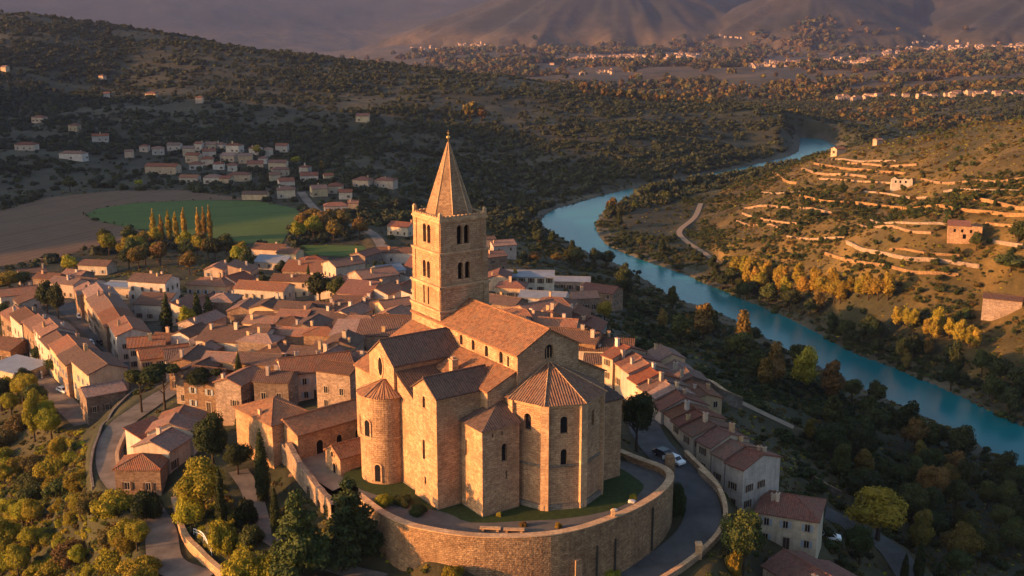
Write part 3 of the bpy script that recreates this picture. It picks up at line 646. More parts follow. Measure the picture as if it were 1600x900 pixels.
# bell tower
def tower():
    s0,s1=-33.2,-23.2; zb=-2; stages=[(20.5,25.2,0.0,'base'),(25.2,29.4,.18,'a'),(29.4,35.2,.32,'b'),(35.2,41.0,.5,'c')]
    mb=MB(); pan=[]; t0,t1=-4.2,6.02
    for z0,z1,ins,k in stages:
        x0,x1,y0,y1=s0+ins,s1-ins,-t1+ins,-t0-ins; cor=[(x0,y0),(x1,y0),(x1,y1),(x0,y1)]
        for i in range(4):
            p,q=cor[i],cor[(i+1)%4]; L=math.dist(p,q); c=L/2
            ops=[]
            if k=='b': ops=[(c-.72,z0+1.0,1.05,3.0),(c+.72,z0+1.0,1.05,3.0)]
            if k=='c': ops=[(c-.72,z0+1.3,1.1,3.3),(c+.72,z0+1.3,1.1,3.3)]
            if k=='a' and i==0: ops=[(c-.75,z0+.5,.5,3.2,'rect'),(c+.75,z0+.5,.5,3.2,'rect')]
            panel(mb,p,q,[(0,z0 if z0>20.6 else 20.5),(L,z0 if z0>20.6 else 20.5),(L,z1),(0,z1)],ops,panes=pan,depth=.7)
            # corner strips, proud of the stage
            if k!='base':
                d=((q[0]-p[0])/L,(q[1]-p[1])/L); n=(d[1],-d[0])
                for a,b in ((.02,1.05),(L-1.05,L-.02)):
                    A=[(p[0]+d[0]*a,p[1]+d[1]*a),(p[0]+d[0]*b,p[1]+d[1]*b)]; Z0,Z1=z0+.28,z1-.02
                    mb.hull([(*A[0],Z0),(*A[1],Z0),(A[1][0]+n[0]*.13,A[1][1]+n[1]*.13,Z0),(A[0][0]+n[0]*.13,A[0][1]+n[1]*.13,Z0)][::-1],[(*A[0],Z1),(*A[1],Z1),(A[1][0]+n[0]*.13,A[1][1]+n[1]*.13,Z1),(A[0][0]+n[0]*.13,A[0][1]+n[1]*.13,Z1)][::-1])
        mb.face([(c[0],c[1],z1) for c in cor])
    o=mb.build('bell_tower',M['church'],church); win(o,pan,'belfry_opening',M['void'])
    for z,e,ins in ((25.05,.22,.0),(29.25,.3,.18),(35.05,.22,.32),(40.7,.28,.5)):
        cb=MB(); cb.box(s0+ins-e,s1-ins+e,-t1+ins-e,-t0-ins+e,z,z+.32); cb.box(s0+ins-e*.5,s1-ins+e*.5,-t1+ins-e*.5,-t0-ins+e*.5,z-.2,z-.002); cb.build('string_course',M['church_smooth'],o)
    # parapet of small stones with corner pinnacles
    pb=MB(); x0,x1,y0,y1=s0+.35,s1-.35,-t1+.35,-t0-.35; zp=41.03
    pb.box(x0,x1,y0,y0+.35,zp,zp+.4); pb.box(x0,x1,y1-.35,y1,zp,zp+.4); pb.box(x0,x0+.35,y0+.352,y1-.352,zp,zp+.4); pb.box(x1-.35,x1,y0+.352,y1-.352,zp,zp+.4)
    n=11
    for i in range(n):
        f=(i+.5)/n
        for yy in (y0-.05,y1-.4): pb.box(x0+(x1-x0)*f-.2,x0+(x1-x0)*f+.2,yy,yy+.45,zp+.402,zp+.62)
        for xx in (x0-.05,x1-.4): pb.box(xx,xx+.45,y0+.5+(y1-y0-1)*f-.2,y0+.5+(y1-y0-1)*f+.2,zp+.404,zp+.62)
    pb.build('parapet',M['church_smooth'],o)
    for cx,cy,hh in ((x0+.3,y0+.3,.5),(x1-.3,y0+.3,.05),(x1-.3,y1-.3,.3),(x0+.3,y1-.3,.2)):
        qb=MB(); qb.box(cx-.26,cx+.26,cy-.26,cy+.26,zp+.41,zp+.9+hh); qb.hull([(cx-.29,cy-.29,zp+.9+hh),(cx+.29,cy-.29,zp+.9+hh),(cx+.29,cy+.29,zp+.9+hh),(cx-.29,cy+.29,zp+.9+hh)],[(cx-.05,cy-.05,zp+1.25+hh),(cx+.05,cy-.05,zp+1.25+hh),(cx+.05,cy+.05,zp+1.25+hh),(cx-.05,cy+.05,zp+1.25+hh)]); qb.build('pinnacle',M['church_smooth'],o)
    cx,cy=(s0+s1)/2,-(t0+t1)/2; sb=MB(); r=4.05; zt=53.6; A=[R(22.5+45*i) for i in range(8)]
    lv=[(41.0,r+.2),(41.6,r),(zt,.12)]
    for (za,ra),(zc,rc) in zip(lv,lv[1:]):
        for i in range(8):
            a,b=A[i],A[(i+1)%8]; sb.face([(cx+ra*math.cos(a),cy+ra*math.sin(a),za),(cx+ra*math.cos(b),cy+ra*math.sin(b),za),(cx+rc*math.cos(b),cy+rc*math.sin(b),zc),(cx+rc*math.cos(a),cy+rc*math.sin(a),zc)])
    for a in A: sb.tube((cx+(r)*math.cos(a),cy+(r)*math.sin(a),41.6),(cx+.12*math.cos(a),cy+.12*math.sin(a),zt),.12,.07,5,1)
    sb.build('spire',[stone_mat('spire_stone',(.46,.30,.175),(.34,.22,.13),(.20,.14,.10),.5,.26,0,.4,.1),M['church_smooth']],o)
    fb=MB(); fb.tube((cx,cy,zt-.1),(cx,cy,zt+2.0),.07,.05,6)
    for k in range(6):
        a0,a1=-math.pi/2+math.pi*k/6,-math.pi/2+math.pi*(k+1)/6
        fb.tube((cx,cy,zt+.75+.34*math.sin(a0)),(cx,cy,zt+.75+.34*math.sin(a1)),max(.34*math.cos(a0),.01),max(.34*math.cos(a1),.01),10)
    fb.box(cx-.35,cx+.35,cy-.05,cy+.05,zt+1.45,zt+1.56); fb.build('finial',M['gilt'],o)
tower()
# ------------------------------------------------------------------ terrace
def stone_wall(name,pts,h,th,label,cat,base=3.0,mat='rubble',cap=True,group=None,buried=None,hs=None,zfix=None):
    """a wall along ground points (x, y): foot follows the ground, top follows the given heights"""
    n=len(pts); P=np.array([p[:2] for p in pts],float); T=np.gradient(P,axis=0); T/=np.linalg.norm(T,axis=1)[:,None]+1e-9; N=np.stack([-T[:,1],T[:,0]],1)
    zg=hgt(P[:,0],P[:,1]) if zfix is None else np.full(n,zfix) if np.isscalar(zfix) else np.array(zfix)
    zt=zg+(h if hs is None else np.array(hs)); zb=zg-base; mb=MB(); cb=MB(); t2=th/2
    for i in range(n-1):
        a=[(*(P[i]+N[i]*t2),0),(*(P[i]-N[i]*t2),0),(*(P[i+1]-N[i+1]*t2),0),(*(P[i+1]+N[i+1]*t2),0)]
        lo=[(p[0],p[1],zb[i if k<2 else i+1]) for k,p in enumerate(a)]; hi=[(p[0],p[1],zt[i if k<2 else i+1]) for k,p in enumerate(a)]
        mb.face([lo[0],lo[3],hi[3],hi[0]][::-1]); mb.face([lo[1],lo[2],hi[2],hi[1]]); mb.face(hi)
        if i==0: mb.face([lo[0],lo[1],hi[1],hi[0]])
        if i==n-2: mb.face([lo[2],lo[3],hi[3],hi[2]])
        if cap:
            e=t2+.09; k=[(*(P[i]+N[i]*e),zt[i]+.004),(*(P[i]-N[i]*e),zt[i]+.004),(*(P[i+1]-N[i+1]*e),zt[i+1]+.004),(*(P[i+1]+N[i+1]*e),zt[i+1]+.004)]
            cb.hull(k,[(p[0],p[1],p[2]+.16) for p in k])
    root=thing(name,label,cat,(0,0,0),0,group); mb.build('masonry',M[mat],root)
    if cap: cb.build('coping',M['church_smooth'],root)
    return root
rw=stone_wall('retaining_wall',WALL,.95,1.1,'tall curved stone retaining wall holding up the terrace in front of the church','wall',base=14,zfix=0)
# drain slots and downpipes on the wall face
def wall_out(u,v0):
    P=np.array([p[:2] for p in WALL]); us=np.array([800+FPX*p[0]/(p[1]*cp+CAMH*sp) for p in P]); half=int(np.argmax(us)); i=int(np.argmin(np.abs(us[:half+1]-u)))
    T=P[min(i+1,len(P)-1)]-P[i-1]; T/=np.linalg.norm(T); N=np.array([T[1],-T[0]])
    return P[i],N,T
for u in (1012,957,922):
    p,n,t=wall_out(u,0); q=p+n*.68; db=MB(); db.tube((q[0],q[1],-7.6),(q[0],q[1],-.3 if u==1012 else -2.4),.16,n=7); db.build('downpipe',M['dark_iron'],rw)
p,n,t=wall_out(897,0); bb=MB()
for dz,w in ((-9,.55),):
    q=[p+t*w+n*.4,p+t*w+n*1.0,p-t*w+n*1.0,p-t*w+n*.4]; bb.hull([(x[0],x[1],-9) for x in q],[(x[0],x[1],-3.6) for x in q])
bb.build('buttress',M['church'],rw)
p,n,t=wall_out(957,0); bb=MB(); bb.box(-.3,.3,-.3,.3,.9,2.0); bb.hull([(-.34,-.34,2.0),(.34,-.34,2.0),(.34,.34,2.0),(-.34,.34,2.0)],[(-.1,-.1,2.3),(.1,-.1,2.3),(.1,.1,2.3),(-.1,.1,2.3)]); bb.build('pier_cap',M['church_smooth'],rw,(p[0],p[1],0))
_in=[Vector((p[0],p[1])) for p in WALL]
sheet('terrace_paving',TERR,.02,plain('terrace_paving',(.125,.112,.10),.95,.1,.15,.6))
lawn=[lw(*q)[:2] for q in ((-16,25.5),(-8,22.5),(-1,18.6),(4,17.2),(8.2,10),(11.2,4),(12.6,-4),(10.5,-10.5),(6.5,-14),(-6,-13.5),(-6,0),(-24,6),(-24,24.5))]
sheet('lawn',smooth(lawn+[lawn[0]],3)[:-1],.045,M.setdefault('lawn',plain('short_grass',(.040,.058,.018),.95,.1,.2,1.2)))
# ------------------------------------------------------------------ houses
def win_mesh(w,h,shut,fm='frame'):
    mb=MB(); f=.13; mb.face([(-w/2,-.03,0),(w/2,-.03,0),(w/2,-.03,h),(-w/2,-.03,h)],1)
    mb.box(-w/2-f,-w/2,-.09,.05,-.0,h,0); mb.box(w/2,w/2+f,-.09,.05,0,h,0); mb.box(-w/2-f,w/2+f,-.10,.05,h,h+f,0); mb.box(-w/2-f-.06,w/2+f+.06,-.17,.05,-f,-.002,0); mb.box(-.035,.035,-.06,.02,.02,h-.02,0)
    if shut:
        for s in (-1,1): mb.box(min(s*(w/2+f),s*(w/2+f+w*.52)),max(s*(w/2+f),s*(w/2+f+w*.52)),-.12,-.05,.0,h,2)
    return mb.mesh('window',[M[fm],M['glass'],M['shutter' if shut==1 else 'shutter_brown']])
WM=[win_mesh(.85,1.35,0),win_mesh(.8,1.3,2),win_mesh(.8,1.3,1),win_mesh(1.0,1.6,2),win_mesh(.6,.8,0)]
def door_mesh(w,h):
    mb=MB(); mb.face([(-w/2,-.03,0),(w/2,-.03,0),(w/2,-.03,h),(-w/2,-.03,h)],1); f=.16
    mb.box(-w/2-f,-w/2,-.1,.05,0,h,0); mb.box(w/2,w/2+f,-.1,.05,0,h,0); mb.box(-w/2-f,w/2+f,-.11,.05,h,h+f+.05,0); mb.box(-.02,.02,-.06,-.03,.05,h-.05,0); return mb.mesh('door',[M['frame'],M['wood']])
DM=door_mesh(1.1,2.2); GM=door_mesh(2.3,2.5)
def chim_mesh(h,w):
    mb=MB(); mb.box(-w,w,-w*.7,w*.7,-1.2,h,0); mb.box(-w-.08,w+.08,-w*.7-.08,w*.7+.08,h,h+.12,0); mb.box(-w*.5,w*.5,-w*.3,w*.3,h+.12,h+.32,1); return mb.mesh('chimney',[M['plaster'],M['tile_red']])
CH=[chim_mesh(1.2,.4),chim_mesh(1.7,.45),chim_mesh(.9,.35)]
CAM2=Vector((0,0,CAMH))
HOUSES=[]
def house(x,y,L,W,H,yaw,label,group=None,roof='gable',pitch=.36,wall='house_stone',tile='tile',chim=1,wins=True,name='stone_house',cat='house',z=None,base=4.5,ov=.35,kind=None,door=True,ww=None,fine=None):
    """x,y centre; L along the ridge (local x), W across; H eave height"""
    c,s=math.cos(yaw),math.sin(yaw)
    if z is None:
        zz=[float(hgt(x+a*L/2*c-b*W/2*s,y+a*L/2*s+b*W/2*c)) for a in (-1,0,1) for b in (-1,0,1)]; z=sum(zz)/9
    root=thing(name,label,cat,(x,y,z),yaw,group); px_=pxm((x,y,z))
    x0,x1,y0,y1=-L/2,L/2,-W/2,W/2; mb=MB(); zr=H+pitch*W/2
    cor=[(x0,y0),(x1,y0),(x1,y1),(x0,y1)]; shed=pitch*W*.8
    for i in range(4):
        p,q=cor[i],cor[(i+1)%4]; l=math.dist(p,q); a=b=H; pr=None
        if roof=='gable' and i in (1,3): pr=[(0,-base),(l,-base),(l,H),(l/2,zr),(0,H)]
        elif roof=='shed': hh=[H,H,H+shed,H+shed]; pr=[(0,-base),(l,-base),(l,hh[(i+1)%4]),(0,hh[i])]
        else: pr=[(0,-base),(l,-base),(l,H),(0,H)]
        panel(mb,p,q,pr)
    mb.build('wall',M[wall],root); rb=MB()
    if roof=='gable': gable_roof(rb,x0,x1,y0,y1,H,zr,'x',ov,.25)
    elif roof=='hip':
        e=ov; zr2=H+pitch*W/2; k=W/2*.95; zo=H-pitch*e+.1
        Q=[(x0-e,y0-e,zo),(x1+e,y0-e,zo),(x1+e,y1+e,zo),(x0-e,y1+e,zo)]; A=(x0+k,0,zr2+.1); B=(x1-k,0,zr2+.1)
        if A[0]>=B[0]: A=(0,0,zr2+.1); B=(.02,0,zr2+.1)
        rb.face([Q[0],Q[1],B,A]); rb.face([Q[1],Q[2],B]); rb.face([Q[2],Q[3],A,B]); rb.face([Q[3],Q[0],A]); rb.hull([(p[0],p[1],p[2]-.2) for p in Q],[(p[0],p[1],p[2]-.004) for p in Q],cap=False); rb.face([(p[0],p[1],p[2]-.2) for p in Q][::-1])
        ridge_cap(rb,A,B,.14)
        for p,q in ((Q[0],A),(Q[1],B),(Q[2],B),(Q[3],A)): rb.tube(p,q,.11,.11,5)
    elif roof=='shed': rb.slab([(x0-.25,y0-ov,H-ov*shed/W+.13),(x1+.25,y0-ov,H-ov*shed/W+.13),(x1+.25,y1+ov,H+shed+ov*shed/W+.13),(x0-.25,y1+ov,H+shed+ov*shed/W+.13)],.22)
    else: rb.box(x0-.2,x1+.2,y0-.2,y1+.2,H,H+.3); rb.box(x0-.2,x1+.2,y0-.2,y0+.05,H+.3,H+.7); rb.box(x0-.2,x1+.2,y1-.05,y1+.2,H+.302,H+.7)
    r=rb.build('roof',M[tile],root)
    for k in range(chim):
        t=rng.uniform(-.42,.42); yy=rng.choice([-1,1])*rng.uniform(.05,.3)*W; zc=zr-abs(yy)*pitch+.1 if roof in('gable','hip') else H+shed*(yy+W/2)/W
        if roof=='hip': zc=min(zc,H+pitch*min(W/2-abs(yy),(L/2-abs(t*L)))+.1)
        link('chimney',CH[int(rng.integers(3))],r,(t*L,yy,zc),0 if rng.random()<.6 else math.pi/2)
    if wins:
        wk=int(rng.choice([0,1,1,2,3])) if ww is None else ww
        for i in range(4):
            p,q=cor[i],cor[(i+1)%4]; l=math.dist(p,q); d=((q[0]-p[0])/l,(q[1]-p[1])/l); n=(d[1],-d[0]); wn=(n[0]*c-n[1]*s,n[0]*s+n[1]*c)
            to=Vector((-x,-y)).normalized()
            if wn[0]*to.x+wn[1]*to.y<.12: continue
            nf=max(1,int(H/2.9)); nc=max(1,int(l/(3.0 if px_>4 else 3.8)))
            if px_<3: nf=min(nf,2); nc=min(nc,3)
            ang=math.atan2(d[1],d[0])
            for f in range(nf):
                for j in range(nc):
                    if rng.random()<(.18 if i in (0,2) else .3): continue
                    a=(j+.5)*l/nc+rng.uniform(-.25,.25); zz=f*2.9+1.0+rng.uniform(-.1,.1)
                    if zz+1.6>H: zz=H-1.75
                    if f==0 and door and j==nc//2 and nf>1 and i in (0,2):
                        link('door',GM if rng.random()<.25 else DM,root,(p[0]+d[0]*a,p[1]+d[1]*a,.0),ang)
                    else: link('window',WM[wk],root,(p[0]+d[0]*a,p[1]+d[1]*a,zz),ang)
    HOUSES.append((x,y,max(L,W)*.62)); return root
ORD='first second third fourth fifth sixth seventh eighth ninth tenth eleventh twelfth thirteenth fourteenth fifteenth sixteenth'.split()
WALLS=['house_stone','house_stone','plaster','plaster','plaster']; TILES=['tile','tile','tile','tile_dark','tile_red']
def hpx(u,v,L,W,H,yaw,label,**k):
    """house whose eaves centre is seen at (u, v)"""
    p=at(u,v,H); return house(p.x,p.y,L,W,H,R(yaw),label,**k)
def row(s,n,H,W,label,group,flip=False,hvar=.9,jog=.6,gap=.25,zline=None,roofs=None,tiles=TILES,walls=WALLS,chim=(0,1,1,2),first='left',**k):
    """a terraced row along a line of eaves centres"""
    P=np.array([at(u,v,H)[:2] for u,v in uvl(s)]) if zline is None else np.array([g(u,v,zz) for (u,v),zz in zip(uvl(s),np.linspace(*zline,len(uvl(s))))]); seg=np.r_[0,np.cumsum(np.linalg.norm(np.diff(P,axis=0),axis=1))]; tot=seg[-1]
    wts=rng.uniform(.8,1.25,n); wts/=wts.sum(); e=np.r_[0,np.cumsum(wts)]*tot
    for i in range(n):
        a=(e[i]+e[i+1])/2; q=np.array([np.interp(a,seg,P[:,0]),np.interp(a,seg,P[:,1])]); q0=np.array([np.interp(e[i],seg,P[:,0]),np.interp(e[i],seg,P[:,1])]); q1=np.array([np.interp(e[i+1],seg,P[:,0]),np.interp(e[i+1],seg,P[:,1])])
        t=(q1-q0); yaw=math.atan2(t[1],t[0]); L=np.linalg.norm(t)+gap-.3; nrm=np.array([-t[1],t[0]])/np.linalg.norm(t); q=q+nrm*rng.uniform(-jog,jog)
        if roofs: k['roof']=roofs[i]
        if zline is not None: k['z']=float(np.interp(a,[0,tot],zline))-H
        house(q[0],q[1],L,W*rng.uniform(.92,1.08),H+rng.uniform(-hvar,hvar),yaw,label.format(ORD[i]),group,tile=str(rng.choice(tiles)),wall=str(rng.choice(walls)),chim=int(rng.choice(chim)),pitch=rng.uniform(.32,.42),**k)
ROWL='terraced houses in rows'
row('22,486;48,497;72,510;98,528;122,546;142,560;166,572',8,8.0,9,'{} house from the left end of the tall terraced row before the street',ROWL,walls=['house_stone','plaster','house_stone'],tiles=['tile','tile','tile_dark'])
row('140,448;155,462;172,480;190,500;206,518',6,8.5,9,'{} house from the top of the lit terraced row behind the sloping street',ROWL,walls=['plaster','house_stone','plaster'],tiles=['tile','tile','tile_red'])
row('968,548;992,563;1012,583;1035,604;1060,628;1090,655;1125,684;1158,706;1190,726',13,8.6,9.5,'{} house from the church end of the shaded terraced row above the river slope',ROWL,walls=['pale','plaster','pale'],tiles=['tile','tile_red','tile','tile_red'],jog=.25,hvar=.3,zline=(3.2,-3.6),ww=1,chim=(1,1,2))
row('1030,550;1060,575;1085,605;1108,625',4,6.0,7,'{} back house from the top of the narrow row behind the shaded terrace',ROWL,tiles=['tile','tile_dark','tile_red'])
row('216,735;234,708;258,682;288,645',4,5.0,8.2,'{} house from the pale gable end of the long curved-roof row beside the left lane',ROWL,walls=['plaster','house_stone'],tiles=['tile','tile'],hvar=.25,jog=.25,chim=(0,0,1),roofs=['hip','gable','gable','gable'])
# single houses of the village: u, v of the eaves centre, L, W, H, yaw, label, options
V='village houses'
def many(lst,group,**kk):
    for a in lst:
        k=dict(kk); 
        if len(a)>7: k.update(a[7])
        k.setdefault('tile',str(rng.choice(TILES))); k.setdefault('wall',str(rng.choice(WALLS))); k.setdefault('group',group); hpx(*a[:7],**k)
D=dict
many([
 (240,436,14,9,10,-14,'tall three-storey ochre house with a flat facade and two chimneys beside the yellow trees',D(wall='plaster',tile='tile_dark',chim=3)),
 (242,472,11,7,5.5,-10,'low shed-roofed annex below the tall three-storey ochre house',D(roof='shed',tile='tile_dark',wall='pale',chim=0)),
 (28,456,12,9,7,30,'L-shaped plastered house at the left edge above the dark round trees',D(wall='plaster')),
 (42,468,9,7,6,-55,'lean-to wing on the L-shaped house at the left edge',D(roof='shed',wall='pale',chim=0,tile='tile_dark')),
 (50,424,10,7,5,30,'small lit house at the corner of the ploughed field, farthest left'),
 (78,432,10,7,5,-12,'stone house between the field corner and the round yellow tree',D(wall='house_stone')),
 (106,440,12,8,5.5,-20,'long low house with a warm lit wall behind the dark round trees',D(wall='plaster')),
 (136,440,10,8,4.5,-20,'low grey-roofed house right of the warm lit one',D(tile='tile_dark',wall='pale',chim=0)),
 (152,412,13,8,4.2,-10,'low house with a bright lit wall at the edge of the ploughed field',D(wall='pale',tile='tile_dark',chim=0)),
 (188,446,13,9,4.5,-10,'low flat-topped garage building left of the tall ochre house',D(roof='flat',tile='metal_roof',wall='pale',chim=0,name='garage',cat='garage')),
 (228,535,9,8,9,20,'tall narrow house with a lit orange gable standing free at the street bend',D(wall='plaster',tile='tile')),
 (256,549,12,8,6.5,25,'house with an orange roof just right of the tall narrow one',D(wall='plaster',tile='tile')),
 (272,527,11,8,6,-14,'dark-roofed house behind the tall narrow house at the bend',D(tile='tile_dark')),
 (290,552,10,8,6,20,'brown-roofed house at the edge of the old town above the pines',D(tile='tile_dark')),
 (332,441,15,9,7,-14,'plastered house with a hipped brown roof at the left of the lit pair',D(roof='hip',wall='plaster',tile='tile',chim=2)),
 (368,436,9,10,7.5,60,'house with a lit gable in the middle of the lit group',D(wall='plaster')),
 (413,449,18,9,7,-14,'long lit house with small square windows and a pale end wall',D(wall='pale',tile='tile',ww=0,chim=1)),
 (424,387,15,9,5.5,-14,'long pale house at the edge of the green grass strip',D(wall='pale',tile='tile_dark')),
 (453,393,9,8,5.5,-14,'boxy house with one bright lit wall beside the long pale house',D(wall='pale',tile='tile_dark',chim=0)),
 (425,408,14,6,3.2,-14,'low white shed in front of the long pale house',D(roof='shed',wall='pale',tile='metal_roof',chim=0,name='shed',cat='shed')),
 (490,407,11,10,5,10,'hip-roofed house below the grass strip',D(roof='hip',wall='plaster',tile='tile_red')),
 (537,409,12,9,8,40,'tall yellow house with a lit gable left of the tower',D(wall='plaster',tile='tile')),
 (584,427,13,10,8,35,'tall plain house with a bright orange roof left of the belfry',D(wall='house_stone',tile='tile',chim=1)),
 (605,420,9,8,9,35,'grey-white gabled house behind the plain house with the bright roof',D(wall='pale',tile='metal_roof',chim=0)),
 (572,396,12,8,5,60,'pink-roofed house at the end of the grass strip',D(tile='tile_red')),
 (622,392,18,8,5,-5,'long dark-roofed house touching the left of the belfry',D(tile='tile_dark',wall='plaster')),
 (458,436,14,8,6,-10,'red-brown roofed house behind the cypress and round trees',D(tile='tile_dark',wall='plaster')),
 (548,438,11,8,5.5,10,'low house with a pinkish roof below the tall yellow house',D(tile='tile_red')),
 (784,380,11,9,6.5,20,'small lit house right of the belfry, farthest back',D(wall='plaster',tile='tile')),
 (770,398,9,8,6.5,30,'stone house tight against the right side of the belfry',D(wall='house_stone')),
 (764,372,5,5,8,20,'narrow white tower-like house peeping out right of the belfry',D(wall='pale',chim=0,tile='tile_dark')),
 (824,426,19,11,6,-3,'large white building with a long grey metal roof',D(wall='pale',tile='metal_roof',chim=0,name='hall_building',cat='building',pitch=.2,ww=3)),
 (892,436,15,9,4,-5,'low building with a blue-grey sheet roof near the stone ruin',D(wall='house_stone',tile='metal_roof',chim=0,pitch=.2)),
 (850,460,15,9,4.5,-12,'dark workshop with a curved grey roof below the white building',D(wall='pale',tile='metal_roof',chim=0,pitch=.25,name='workshop',cat='building')),
 (790,470,10,8,6,-30,'grey stone house under the nave roof at the right of the tower',D(wall='house_stone',tile='tile_dark')),
 (838,482,11,10,6,35,'gabled house with a glowing orange roof slope right of the nave ridge',D(wall='house_stone',tile='tile',chim=0)),
 (940,452,13,9,6,-30,'broad rough stone house with a broken red roof above the river trees',D(wall='rubble',tile='tile_red',chim=0)),
 (912,462,9,8,5,10,'brown house between the workshop and the rough stone house',D(wall='house_stone')),
 (940,538,15,9,7,-8,'house with small paired windows facing the church chapel, beside the shaded row',D(wall='plaster',tile='tile_dark',ww=0)),
 (955,560,12,8,5,-8,'lower brown-roofed house in front of the one with paired windows',D(tile='tile_dark')),
 (160,615,9,7,5,35,'small lit stone house among bushes beside the left lane',D(wall='house_stone',tile='tile',chim=0)),
 (236,672,7,6,4.4,60,'lean-to house with a lit wall on the lane side of the curved-roof row',D(roof='shed',wall='plaster',chim=0)),
 (15,538,12,10,4.5,-25,'brown-roofed farm building at the left edge below the street',D(tile='tile_dark',chim=0)),
 (28,566,14,9,4,-30,'long low shed with a grey sheet roof at the left edge',D(roof='shed',tile='metal_roof',wall='pale',chim=0,pitch=.12,wins=False,name='shed',cat='shed')),
 (1236,786,10.5,9.5,6.2,-22,'square cream house with red hipped roof and pale shutters below the shaded row',D(roof='hip',wall='plaster',tile='tile_red',ww=2,chim=2,pitch=.42,name='cream_house')),
 (1262,893,11,9,5.5,-60,'house with a red gabled roof at the bottom edge beside the blue car',D(wall='plaster',tile='tile_red',chim=1)),
 (1300,900,8,7,4.5,-60,'lower wing with a red roof at the bottom edge, right of the blue car',D(wall='plaster',tile='tile_red',chim=0)),
],V)
# the old town: roofs packed on the hilltop behind and left of the church
OT=[(375,522,17,14,8,-14,'very large square roof, the biggest of the old town',D(tile='tile_dark',pitch=.3,chim=2)),
 (492,568,15,10,6.5,20,'house with the glowing orange roof just left of the transept',D(tile='tile',wall='plaster',chim=2,pitch=.4)),
 (616,474,9,7,7,30,'small house with a bright tilted roof left of the tower foot',D(tile='tile',wall='plaster')),
 (548,487,10,8,6.5,65,'house with a lit pale gable in the middle of the old town',D(wall='pale'))]
many(OT,'old town houses',wins=True)
_k=0
def clear(x,y,r,f=.9): return all(math.hypot(x-a,y-b)>(r+c)*f for a,b,c in HOUSES)
OTROWS=[('topmost row of the old town',478,[(420,640)]),('second row of old town roofs',490,[(424,640)]),('third row of old town roofs',503,[(412,640)]),('fourth row of old town roofs',517,[(300,342),(410,632)]),
 ('fifth row of old town roofs',531,[(306,342),(405,618)]),('sixth row of old town roofs',545,[(318,604)]),('seventh row of old town roofs',559,[(300,592)]),('eighth row of old town roofs',573,[(312,470),(532,575)]),('lowest row of old town roofs',587,[(330,440)])]
for nm,v,spans in OTROWS:
    i=0
    for u0,u1 in spans:
        u=u0
        while u<=u1:
            H=rng.uniform(5.2,8.6); p=at(u+rng.uniform(-3,3),v+rng.uniform(-3,3),H); L=rng.uniform(7,10.8); W=rng.uniform(6,7.8); u+=L*pxm((p.x,p.y,p.z))*.80
            if not clear(p.x,p.y,max(L,W)*.62,.40): continue
            yaw=-14+rng.uniform(-11,11)+(90 if rng.random()<.36 else 0)
            house(p.x,p.y,L,W,H,R(yaw),f'brown-tiled stone house, {ORD[min(i,15)]} from the left in the {nm}','old town houses',roof=str(rng.choice(['gable','gable','gable','gable','shed','hip'])),tile=str(rng.choice(['tile_dark','tile','tile_dark','tile_dark','tile'])),wall=str(rng.choice(['house_stone','plaster','house_stone'])),chim=int(rng.integers(0,3)),pitch=rng.uniform(.26,.44)); i+=1
# roofs behind the nave, right of the church
for i,(u,v) in enumerate([(850,497),(872,506),(896,500),(920,508),(884,520),(912,527),(868,488),(900,488)]):
    H=rng.uniform(5.5,8); p=at(u,v,H); house(p.x,p.y,rng.uniform(8,11),rng.uniform(7,8.5),H,R(-20+rng.uniform(-10,10)+(90 if rng.random()<.4 else 0)),f'weathered tiled house, {ORD[i]} in the huddle of roofs right of the nave','roofs right of the nave',tile=str(rng.choice(['tile_dark','tile_red','tile'])),chim=int(rng.integers(1,3)),wall='house_stone')
# filling lanes of small houses between the named ones
FILL=[('between the street and the old town',[(298,478),(318,470),(350,466),(385,478),(316,500),(340,490),(190,565),(215,556)]),
 ('behind the belfry',[(640,430),(660,415),(560,455),(600,452),(630,450),(520,440),(655,460)]),
 ('at the village edge by the field',[(96,424),(120,428),(340,418),(380,420),(470,420),(510,422)]),
 ('between the white building and the nave',[(800,445),(780,430),(812,492),(790,500),(870,472)])]
for nm,lst in FILL:
    for i,(u,v) in enumerate(lst):
        H=rng.uniform(4.5,7); p=at(u,v,H)
        if not clear(p.x,p.y,5,.62): continue
        house(p.x,p.y,rng.uniform(9,12),rng.uniform(7,9),H,R(-14+rng.uniform(-12,12)+(90 if rng.random()<.35 else 0)),f'small tiled house {nm}, {ORD[i]} from the left',V,tile=str(rng.choice(TILES)),wall=str(rng.choice(WALLS)),roof=str(rng.choice(['gable','gable','hip','shed'])))
# hamlet below the ridge: u, v, width in pixels of the photograph
HAM=dict(
 back=('back row of the hamlet from the left','202,240,12;226,231,14;247,235,20;273,229,22;295,235,20;312,228,14;330,228,18;345,228,14;367,231,26;400,235,18;420,237,14;441,231,20'),
 second=('second row of the hamlet from the left','303,246,24;327,240,22;324,251,20;360,246,28;384,247,22;411,250,14'),
 third=('third row of the hamlet from the left','255,264,56;306,259,22;342,259,18;363,261,16;399,259,26;435,258,30;438,268,28'),
 front=('front hamlet row along the field from the left','297,280,32;333,280,28;354,282,18;375,276,36;429,276,18;447,286,26;447,300,30'),
 road=('cluster beside the hamlet road from the left','477,265,16;483,277,30;513,277,16;498,298,26;525,294,24;540,303,22;525,324,40;552,321,16'),
 lone=('scattered houses of the slope from the left','8,107,10;42,229,34;62,186,22;115,243,44;117,199,16;157,215,26;160,121,9;167,149,9;237,148,18;312,155,12;567,184,22'))
